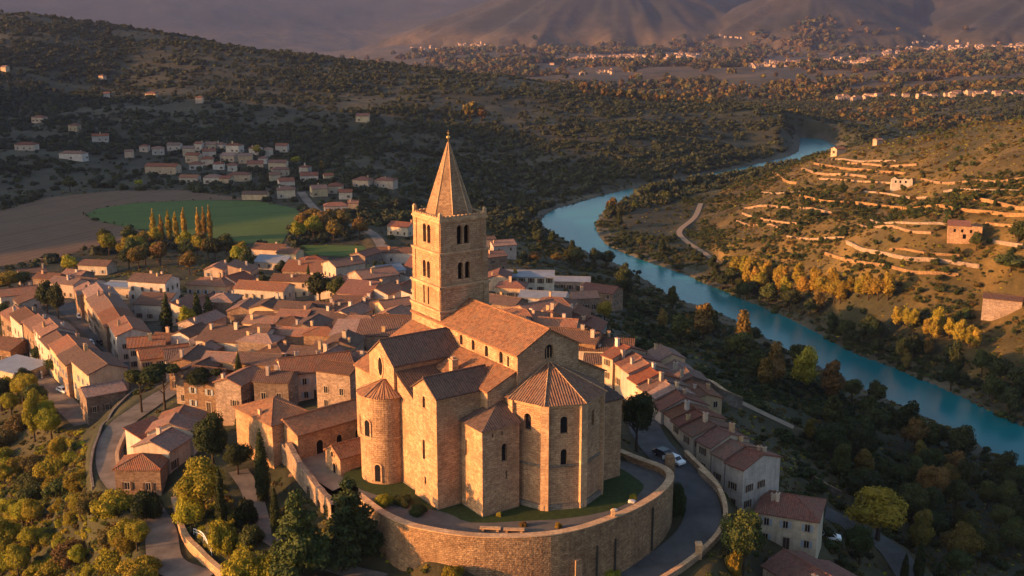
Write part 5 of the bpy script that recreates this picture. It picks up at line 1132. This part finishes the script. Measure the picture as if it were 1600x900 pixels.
for a in [
 (411,782,668,'cypress','cypress','thick dark cypress at the corner of the abbey house and ruined wall',None,27),(347,828,727,'cypress','cypress','slim dark cypress in front of the round yellow-green tree',None,20),(432,838,757,'cypress','cypress','slender small cypress between the garden path and the dark cedars',None,19),
 (376,632,549,'cypress','cypress','tall dark cypress left of the abbey house, the taller of a pair',None,20),(362,640,588,'cypress','cypress','shorter dark cypress beside the tall one left of the abbey house',None,17),
 (262,520,458,'cypress','cypress','pointed cypress in front of the tall ochre house annex',None,20),(310,512,455,'cypress','cypress','dark pointed conifer left of two in the village garden',None,20),(327,510,460,'cypress','cypress','dark pointed conifer right of two in the village garden',None,20),
 (483,455,412,'cypress','cypress','pointed dark cypress among the round trees right of the long lit house',None,10),
 (1435,905,842,'cypress','cypress','tallest cypress of the three at the bottom right edge',None,20),(1413,908,862,'cypress','cypress','left small cypress of the three at the bottom right edge',None,15),(1467,908,876,'cypress','cypress','right small cypress of the three at the bottom right edge',None,15),
 (470,905,765,'cedar','green','big spreading cedar in front of the ruined arcade, left of two',None,118),(548,885,748,'cedar','dark','big dark cedar touching the left end of the retaining wall',None,112),
 (318,812,716,'broad','lime','large yellow-green rounded tree on the bank beside the slim cypress',None,88),(300,838,770,'broad','lime','lower yellow-green tree at the foot of the large rounded one',None,60),(345,862,800,'bush','lime','yellow-green shrub below the slim cypress',None,58),
 (335,738,645,'broad','dark','round dark green tree right of the curved-roof row',None,72),(372,742,690,'broad','dark','dark tree between the round tree and the abbey house',None,55),(385,690,645,'broad','dark','dark tree in the shade at the foot of the abbey house left wall',None,45),
 (222,645,575,'pine','green','umbrella pine at the head of the left lane, left of three',None,62),(258,640,566,'pine','dark','umbrella pine at the head of the left lane, middle of three',None,70),(326,640,572,'pine','dark','dark broad pine right of the lane head, right of three',None,64),
 (228,808,757,'bush','dark','dark round bush at the pale gable end of the curved-roof row',None,56),(386,820,770,'bush','dark','dark clipped bush along the garden path',None,40),(400,715,690,'bush','green','small bush under the abbey house wall',None,24),(395,848,815,'bush','green','low hedge-like bush below the garden path',None,44),
 (380,900,850,'bush','lime','yellow-green shrub low on the garden bank, left of the cedar',None,70),(420,902,862,'bush','lime','yellow-green shrub at the foot of the cedar',None,60),
 (75,498,438,'broad','dark','round dark tree beside the street, left of a pair',None,38),(92,500,442,'broad','dark','round dark tree beside the street, right of a pair',None,34),
 (108,428,398,'broad','lime','round yellow tree standing alone between field and village',None,34),(15,455,424,'broad','lime','yellow-green tree at the left edge by the field',None,44),(38,450,424,'broad','green','green tree by the field corner next to the left edge',None,36),
 (292,520,478,'broad','lime','small yellow-green tree between the conifers of the village garden',None,34),(55,690,610,'tall','lime','tall lit yellow-green tree beside the lower road',None,34),(88,590,556,'broad','green','green tree in the yard below the terraced row',None,36),(62,570,540,'broad','dark','dark tree in the yard below the terraced row',None,34),
 (168,590,562,'bush','dark','dark shrub at the end of the lit terraced row',None,46),(140,640,612,'bush','green','green shrub beside the white car on the lower road',None,42),
 (500,475,425,'broad','dark','dark round tree right of the long lit house, left one',None,46),(528,476,432,'broad','green','mid green tree right of the long lit house, right one',None,40),(560,470,440,'broad','dark','dark tree by the low pinkish-roofed house',None,30),
 (995,705,610,'broad','dark','tall dark tree in the shadow right of the church chapel',None,62),(1055,800,742,'bush','dark','dark shrub at the outside of the lane bend',None,36),
 (945,502,470,'broad','gold','bright orange tree at the edge of the roofs right of the nave',None,34),(835,410,392,'broad','rust','rusty tree behind the white building, left one',None,26),(870,412,394,'broad','rust','rusty tree behind the white building, right one',None,24),(806,450,420,'tall','gold','small yellow tree against the white building, left one',None,12),(858,450,428,'tall','gold','small yellow tree against the white building, right one',None,14),
 (1160,900,800,'broad','green','dim green tree between the lane parapet and the cream house',None,85),(1165,868,800,'broad','lime','olive yellow tree above the glowing shrub by the lane parapet',None,60),(1148,897,850,'bush','gold','glowing golden shrub beside the lane parapet',None,36),
 (948,905,882,'bush','lime','yellow-green shrub at the bottom edge under the retaining wall, right one',None,50),(708,905,880,'bush','lime','yellow-green shrub at the bottom edge under the retaining wall, left one',None,40),
 (872,826,812,'bush','gold','small round yellow bush in the middle of the lawn edge',None,12),(780,808,797,'bush','gold','small round yellow bush beside the sacristy corner',None,10),(990,782,768,'bush','lime','small round yellow bush on the lawn near the white boulder',None,14),(818,823,813,'bush','rust','small dry bush on the lawn edge left of the round yellow one',None,14),
 (527,805,768,'bush','dark','dark shrub filling the corner between the broken garden wall and the cedar',None,46),
 (630,790,770,'bush','green','low green bush at the foot of the round apse',None,36),(655,803,785,'bush','green','low green bush against the lit chapel tower foot',None,34),(600,790,768,'bush','lime','sunlit bush beside the little chapel house',None,36),
 (1370,845,765,'broad','lime','broad dim yellow tree right of the cream house',None,110),(1345,790,730,'broad','green','dark green tree behind the broad yellow one',None,60),
 (1098,535,470,'tall','rust','tall brownish tree against the river, leftmost of the row',None,46),(1160,560,486,'tall','rust','tall orange-tipped tree against the river, second from the left',None,40),(1255,610,538,'tall','gold','bright orange-topped tree against the river',None,44),(1210,600,535,'tall','rust','brown tree left of the bright orange-topped one',None,40),(1298,630,562,'tall','rust','brown tree right of the bright orange-topped one',None,48),(1415,690,626,'tall','dark','dark tree standing against the river, below the bend of the path',None,40),(1450,710,660,'broad','green','grey-green tree on the near river bank',None,44),(1565,765,706,'tall','dark','dark tree against the river near the right edge',None,50),
 (735,192,158,'broad','rust','lit tree clump alone on the far ridge slope, left one',None,26),(752,193,164,'broad','rust','lit tree clump alone on the far ridge slope, right one',None,22),(402,244,226,'broad','gold','golden tree at the right end of the hamlet back row',None,16),(503,266,250,'tall','rust','rusty tree above the hamlet road',None,12),(463,258,244,'broad','lime','green tree above the hamlet road',None,16),
 (110,300,276,'broad','green','dark round tree at the far edge of the ploughed field, left one',None,26),(218,293,281,'broad','lime','yellow tree at the far edge of the ploughed field, right one',None,16),(1410,330,305,'broad','green','dark green tree below the white ruin',None,24),(1315,310,285,'broad','green','dark green tree left of the white ruin',None,20),
 (1578,425,398,'broad','green','dark bushy tree at the right edge below the farmhouse',None,60),(1525,392,362,'broad','green','tree against the right side of the farmhouse',None,26),(1590,380,345,'broad','green','tree at the right edge beside the farmhouse',None,36),
 ]: tpx(*a)
for i,(u,h) in enumerate(((241,44),(253,34),(265,42),(276,40),(289,46))): tpx(u,378,378-h-8,'poplar','poplar',f'slim yellow poplar before the green field, {ORD[i]} from the left in the row of five',None,10)
for i,u in enumerate((311,320,329)): tpx(u,378,324-(i==2)*4,'poplar','poplar',f'slim yellow poplar before the green field, {ORD[i]} from the left in the row of three',None,9)
_rd=[(pl,hw) for pl,hw in ROADS.values()]
_rivp=np.array(RIVER)
def free(p,rad,f=.55,rt=1.0,tt=1.0):
    x=np.array([p[0]]); y=np.array([p[1]])
    if inside(x,y,RIVER)[0] or inside(x,y,TERR)[0]: return False
    if inside(x,y,F_GREEN)[0] or inside(x,y,F_PLOUGH)[0]: return False
    if any(segdist(x,y,pl)[0][0]<hw+rt for pl,hw in _rd): return False
    if any((p[0]-a)**2+(p[1]-b)**2<(c*.8+rad*.7)**2 for a,b,c in HOUSES): return False
    return all((p[0]-a)**2+(p[1]-b)**2>((c+rad)*f)**2*tt for a,b,c in TREES)
def mass(poly,n,hr,kinds,label,group,f=.55,tries=30):
    Z=uvl(poly); us=[a for a,b in Z]; vs_=[b for a,b in Z]; made=0
    for _ in range(n*tries):
        u=rng.uniform(min(us),max(us)); v=rng.uniform(min(vs_),max(vs_))
        if not inside(np.array([u]),np.array([v]),Z)[0]: continue
        kind,leaf=kinds[int(rng.integers(len(kinds)))]; h=rng.uniform(*hr)*(.45 if kind=='bush' else 1); p=at(u,v); rad=WD[kind]*h/HT[kind]*.5
        if not free(p,rad,f): continue
        nm={'dark':'dark green','green':'mid green','lime':'yellow-green','gold':'golden','rust':'rusty brown','scrub':'olive','poplar':'yellow','cypress':'dark'}[leaf]
        tree(p,h,kind,leaf,label.format(c=nm,s='small' if h<sum(hr)/2 else 'larger'),group); made+=1
        if made>=n: break
    return made
cnt={}
cnt['bl']=mass('0,655;60,655;125,672;138,700;132,775;195,800;225,850;235,905;0,905',46,(4,10),[('bush','lime'),('bush','lime'),('broad','lime'),('bush','lime'),('bush','scrub'),('broad','lime'),('bush','green')],'{s} {c} bush or tree in the thicket at the bottom left below the lane','bottom left thicket',.48)
cnt['left']=mass('0,475;35,490;40,540;0,540',5,(6,8),[('broad','dark'),('broad','green')],'{s} {c} tree at the left edge above the terraced row','left edge trees')
cnt['left2']=mass('0,590;45,600;90,650;60,690;0,650',9,(6,9),[('broad','dark'),('broad','green'),('broad','lime')],'{s} {c} tree below the lower road at the left edge','left edge trees')
cnt['yel']=mass('160,385;240,382;300,386;420,392;418,430;330,436;285,440;275,420;200,424;160,410',24,(8.5,11.5),[('broad','lime'),('broad','lime'),('broad','green'),('broad','rust'),('broad','dark')],'{s} {c} tree in the belt between the village and the poplars','tree belt by the field',.5)
cnt['pop']=mass('232,378;345,376;370,382;300,388;232,386',8,(3.2,4.8),[('broad','dark'),('broad','rust'),('broad','green')],'{s} {c} tree at the foot of the yellow poplars','tree belt by the field',.5)
cnt['rnd']=mass('446,366;500,352;565,362;572,378;450,380',11,(9,13),[('broad','rust'),('broad','lime'),('broad','rust')],'{s} {c} tree of the clump at the right end of the green field','clump by the green field',.5)
cnt['vil']=mass('350,400;420,400;470,420;520,420;640,440;600,470;440,470;300,520;230,530;240,500;300,470',14,(5,7.5),[('broad','dark'),('broad','green'),('tall','dark')],'{s} {c} tree in the village gardens between the houses','village garden trees')
cnt['gold']=mass('1150,432;1200,440;1250,445;1330,462;1400,470;1395,482;1300,482;1230,468;1160,452',26,(9,12.5),[('tall','gold'),('broad','gold'),('tall','gold')],'{s} {c} autumn tree in the glowing band beyond the river','golden band beyond the river',.4)
cnt['gold2']=mass('1400,505;1450,512;1500,528;1530,540;1525,552;1470,536;1400,520',10,(7.5,10),[('tall','gold')],'{s} {c} autumn tree in the second glowing band near the right edge','golden band beyond the river',.4)
cnt['bankR']=mass('945,352;960,388;1010,408;1060,430;1120,452;1180,478;1250,508;1330,551;1400,578;1500,622;1600,668;1600,600;1500,570;1400,520;1300,492;1220,472;1130,428;1060,402;1000,375;965,345',38,(6.5,10),[('broad','dark'),('broad','green'),('tall','dark'),('tall','rust'),('broad','dark')],'{s} {c} tree along the far river bank below the golden band','far bank trees',.45)
cnt['inner']=mass('945,330;960,322;1010,305;1090,296;1085,312;1000,325;965,345',10,(6,8.5),[('broad','rust'),('broad','green'),('broad','dark')],'{s} {c} tree on the inside of the river bend','river bend trees',.45)
cnt['bankL']=mass('770,395;800,350;840,335;850,365;890,392;960,425;1000,462;985,480;930,425;860,410',18,(7,10),[('broad','dark'),('tall','dark'),('broad','green')],'{s} {c} tree on the near river bank beyond the white building','near bank trees',.5)
cnt['slope']=mass('965,478;1040,478;1120,505;1230,562;1330,616;1480,690;1600,770;1600,905;1300,905;1330,830;1300,745;1230,690;1150,600;1080,560;1000,535;960,505',66,(6.5,11),[('broad','dark'),('broad','green'),('tall','green'),('tall','rust'),('broad','green'),('broad','rust'),('broad','dark')],'{s} {c} tree on the shaded slope between the terraced row and the river','shaded slope trees',.5)
# ------------------------------------------------------------------ growth that nobody could count
def lib(name,kinds,n,size):
    c=bpy.data.collections.new(name)
    for i,(k,l,s) in enumerate(kinds):
        me=crown_mesh(k,20+i,n,size,LEAF[l]); o=bpy.data.objects.new(f'{name}_plant',me); c.objects.link(o); o.scale=(s,s,s)
    return c
def stuff(name,label,cat,pts,scl,coll):
    me=bpy.data.meshes.new(name); P=np.asarray(pts,float); me.vertices.add(len(P)); me.vertices.foreach_set('co',P.ravel()); me.update()
    a=me.attributes.new('size','FLOAT','POINT'); a.data.foreach_set('value',np.asarray(scl,float))
    o=link(name,me); tag(o,label,cat,None,'stuff')
    t=bpy.data.node_groups.new(name,'GeometryNodeTree'); t.interface.new_socket('Geometry',in_out='INPUT',socket_type='NodeSocketGeometry'); t.interface.new_socket('Geometry',in_out='OUTPUT',socket_type='NodeSocketGeometry')
    N=t.nodes.new; gi=N('NodeGroupInput'); go=N('NodeGroupOutput'); ip=N('GeometryNodeInstanceOnPoints'); ci=N('GeometryNodeCollectionInfo'); ci.inputs['Collection'].default_value=coll; ci.inputs['Separate Children'].default_value=True; ci.inputs['Reset Children'].default_value=False
    na=N('GeometryNodeInputNamedAttribute'); na.data_type='FLOAT'; na.inputs['Name'].default_value='size'
    rv=N('FunctionNodeRandomValue'); rv.data_type='FLOAT_VECTOR'; rv.inputs[0].default_value=(-.08,-.08,0); rv.inputs[1].default_value=(.08,.08,6.28)
    l=t.links.new; l(gi.outputs[0],ip.inputs['Points']); l(ci.outputs[0],ip.inputs['Instance']); ip.inputs['Pick Instance'].default_value=True; l(rv.outputs[0],ip.inputs['Rotation'])
    l(na.outputs['Attribute'],ip.inputs['Scale']); l(ip.outputs[0],go.inputs[0]); m=o.modifiers.new('growth','NODES'); m.node_group=t; return o
def scatter(n,th0,th1,r0,r1,dens,seed,pw=1.0):
    q=np.random.default_rng(seed); th=np.radians(q.uniform(th0,th1,n)); r=r0+(r1-r0)*q.random(n)**pw; x=r*np.sin(th); y=r*np.cos(th)
    k=q.random(n)<dens(x,y,r); x,y=x[k],y[k]
    k=~inside(x,y,RIVER)
    for f in FIELDS: k&=~inside(x,y,f)
    for pl,hw in _rd: k&=segdist(x,y,pl)[0]>hw+2.0
    k&=~inside(x,y,TERR); x,y=x[k],y[k]
    H=np.array(HOUSES); k=np.ones(len(x),bool)
    for i in range(0,len(x),4000): k[i:i+4000]=(np.hypot(x[i:i+4000,None]-H[None,:,0],y[i:i+4000,None]-H[None,:,1])>H[None,:,2]+2.2).all(1)
    x,y=x[k],y[k]
    if r1>2000 and r0>1000:
        k=np.array([np.min(np.hypot((FARV[:,0]-a)*1.0,(FARV[:,1]-b)*.45))>30 for a,b in zip(x,y)]); x,y=x[k],y[k]
    z=hgt(x,y); return np.stack([x,y,z-.2],1),q
VILLP=[g(*q) for q in ((-50,425,-22),(100,412,-24),(300,425,-20),(400,380,-29),(480,378,-29),(640,375,-26),(770,365,-26),(880,415,-24),(965,465,-28),(1010,545,-8),(1200,690,-12),(1260,860,-16),(1000,905,-8),(240,905,-8),(140,700,-9),(130,640,-15),(-50,560,-22))]
RH=[g(*q) for q in ((1120,410,-42),(1085,340,-43),(1150,285,-40),(1290,236,-15),(1400,213,2),(1650,168,20),(2400,190,25),(2500,740,-40),(1600,560,-36),(1400,470,-33),(1250,430,-34))]
def ridge_d(x,y,r):
    d=sstep(.36,.56,fbm(x/70,y/70,51)); d=(.25+.75*d)*(1-.68*sstep(.47,.58,fbm(x/170,y/55,53))); d*=~inside(x,y,RH); d*=segdist(x,y,BANKL)[0]>7; d*=segdist(x,y,BANKR)[0]>6; d*=sstep(480,640,r); d*=(x<-35+(r-560)*.85); hb=np.minimum(1,segdist(x,y,[g(20,240,-26),g(250,245,-30),g(520,310,-32)])[0]/60+.35); return d*hb
LW=lib('hill_wood',[('bush','hill',1.1),('bush','hill',1.4),('bush','hill',.9),('broad','hill',.6),('bush','green',.9),('bush','hill',1.2)],150,.9)
P,q=scatter(120000,-43,27,480,1950,ridge_d,1,.85); _b=[]; _r=np.random.default_rng(5)
for _u in np.linspace(1000,1236,260):
    _v=np.interp(_u,[985,1030,1110,1200,1266],[309,301,290,272,254])+_r.uniform(1.0,5.5); _x,_y=g(_u,_v,WZ); _b.append((_x,_y,float(hgt(_x,_y))-.2))
P=np.vstack([P,np.array(_b)]); _BS=_r.uniform(1.1,1.75,260)
stuff('hill_woodland','dark woodland and scrub covering the long ridge beyond the hamlet','woodland',P,np.r_[(.3+.75*q.random(len(P)-260)**1.6)*np.where(np.hypot(P[:-260,0],P[:-260,1])>1300,1.15,1),_BS],LW)
LS=lib('dry_scrub',[('bush','scrub',.5),('bush','scrub',.55),('bush','lime',.3),('broad','green',.4),('bush','rust',.35),('bush','scrub',.22),('bush','lime',.25)],260,.5)
P,q=scatter(40000,2,43,330,1000,lambda x,y,r:inside(x,y,RH)*(.13+.6*sstep(.48,.64,fbm(x/26,y/26,61)))*(segdist(x,y,BANKR)[0]>(r>960)*30),2); stuff('hill_scrub','olive and dry scrub dotted over the sunlit terraced hill','scrub',P,q.uniform(.35,1.1,len(P)),LS)
FLD=[g(*q) for q in ((960,345,-44),(1000,325,-44),(1060,310,-44),(1072,345,-43),(1050,372,-43),(1000,368,-44))]
LU=lib('undergrowth',[('bush','dark',.55),('bush','green',.5),('bush','dark',.8),('bush','scrub',.45),('broad','dark',.45),('bush','green',.7)],420,.34)
def und(x,y,r):
    dl,_=segdist(x,y,BANKR); d2,_=segdist(x,y,BANKL); hill=inside(x,y,RH); v=inside(x,y,VILLP); fd=inside(x,y,FLD)
    d=np.where((dl<55)&(~hill),1.0,0)+np.where((d2<130)&~v,.9,0); d=np.where(fd,d*.05,d); return np.clip(d,0,1)*(.06+.94*sstep(.44,.56,fbm(x/18,y/18,71)))*(r<1100)*np.where(d2<14,.25,1)*(r<860)
_P=P; TW=np.array(TWALL); _q=np.random.default_rng(12); _i=_q.integers(0,len(TW),520); _xy=TW[_i]+_q.normal(0,2.2,(520,2)); _e=np.c_[_xy,hgt(_xy[:,0],_xy[:,1])-.2]; stuff('terrace_scrub','tufts and low shrubs growing along the terrace walls','scrub',_e,_q.uniform(.15,.6,520),LS)
_f=[]
for F in FIELDS:
    L_=np.array(F); n_=len(L_)
    for i_ in range(n_):
        a_,b_=L_[i_],L_[(i_+1)%n_]; m_=int(np.linalg.norm(b_-a_)/3.0)+1
        for t_ in _q.random(m_): _f.append(a_+(b_-a_)*t_+_q.normal(0,1.6,2))
_f=np.array(_f); _f=_f[(_f[:,1]>0)&(np.abs(np.arctan2(_f[:,0],_f[:,1]))<.6)]; stuff('field_margin','rough grass and weeds along the edges of the fields','weeds',np.c_[_f,hgt(_f[:,0],_f[:,1])-.1],_q.uniform(.1,.42,len(_f)),LS)
P,q=scatter(95000,-6,44,120,1100,und,3,.8); stuff('riverside_undergrowth','dark bushes and saplings crowding the river banks and the shaded slope','undergrowth',P,q.uniform(.28,.85,len(P)),LU)
LB=lib('garden_growth',[('bush','lime',.45),('bush','lime',.4),('bush','scrub',.35),('bush','green',.5),('bush','lime',.3)],1100,.16)
BLP=[tuple(at(u,v)[:2]) for u,v in uvl('-260,610;-40,630;60,650;128,668;140,700;134,780;200,800;236,850;240,960;-260,960')]
GBP=[tuple(at(u,v)[:2]) for u,v in uvl('290,760;370,740;372,770;380,800;395,840;430,860;560,900;345,900;310,860;290,820')]
def lowg(x,y,r): return np.where(inside(x,y,BLP),.55,0)+np.where(inside(x,y,GBP),.5,0)
P,q=scatter(42000,-42,-3,80,260,lowg,4); stuff('bank_shrubs','low yellow-green shrubs and weeds on the banks below the lane and garden','shrubs',P,q.uniform(.3,.9,len(P)),LB)
P,q=scatter(9000,-27,8,220,560,lambda x,y,r:inside(x,y,VILLP)*.5*sstep(.42,.6,fbm(x/22,y/22,81)),6); stuff('village_greenery','small dark shrubs in yards and gardens between the village houses','shrubs',P,q.uniform(.3,.75,len(P)),LU)
LF=lib('far_copse',[('broad','scrub',1.0),('broad','hill',1.0),('broad','rust',.8),('bush','scrub',1.6),('bush','rust',1.2)],60,1.9)
P,q=scatter(42000,-9,42,1250,4300,lambda x,y,r:(.03+.6*sstep(.5,.64,fbm(x/160,y/160,91)))*((x>80)|(r>2000))*(~inside(x,y,RH)),5,.9); stuff('far_copses','brown and olive copses speckling the wide far plain','woodland',P,q.uniform(.7,1.5,len(P))*np.clip(np.hypot(P[:,0],P[:,1])/1900,.8,1.8),LF)
LT=lib('rough_grass',[('bush','scrub',.16),('bush','lime',.14),('bush','green',.18),('bush','scrub',.22)],26,.62)
def tuft(x,y,r):
    v=inside(x,y,VILLP)*(r>200); h=inside(x,y,RH); return np.where(v,.25,np.where(h,.75,np.where(r<480,.9,.25)))*(.25+.75*sstep(.4,.58,fbm(x/9,y/9,77)))
P,q=scatter(125000,-42,44,80,760,tuft,8,.8); stuff('rough_grass','tussocks of rough dry grass over the slopes and the sunlit hill','grass',P,q.uniform(.6,1.5,len(P)),LT)
print('COUNT',len(TREES),cnt,len(HOUSES))
# ------------------------------------------------------------------ evening haze over the valley
def haze():
    top=float(max(GZ.max(),CAMH))+25; lo=float(GZ.min())-1.5; bm=bmesh.new(); bmesh.ops.create_cube(bm,size=1); 
    for v in bm.verts: v.co.x*=24000; v.co.y*=24000; v.co.z=lo if v.co.z<0 else top
    me=bpy.data.meshes.new('haze'); bm.to_mesh(me); bm.free(); m=bpy.data.materials.new('evening_haze'); m.use_nodes=True; t=m.node_tree; t.nodes.clear(); o=t.nodes.new('ShaderNodeOutputMaterial'); v=t.nodes.new('ShaderNodeVolumePrincipled'); v.inputs['Color'].default_value=(.32,.42,.82,1); v.inputs['Density'].default_value=HAZE; v.inputs['Anisotropy'].default_value=.1
    t.links.new(v.outputs[0],o.inputs['Volume']); me.materials.append(m); h=link('haze',me); tag(h,'thin warm evening haze over the valley and far mountains','haze',None,'stuff')
HAZE=0.000042
haze()
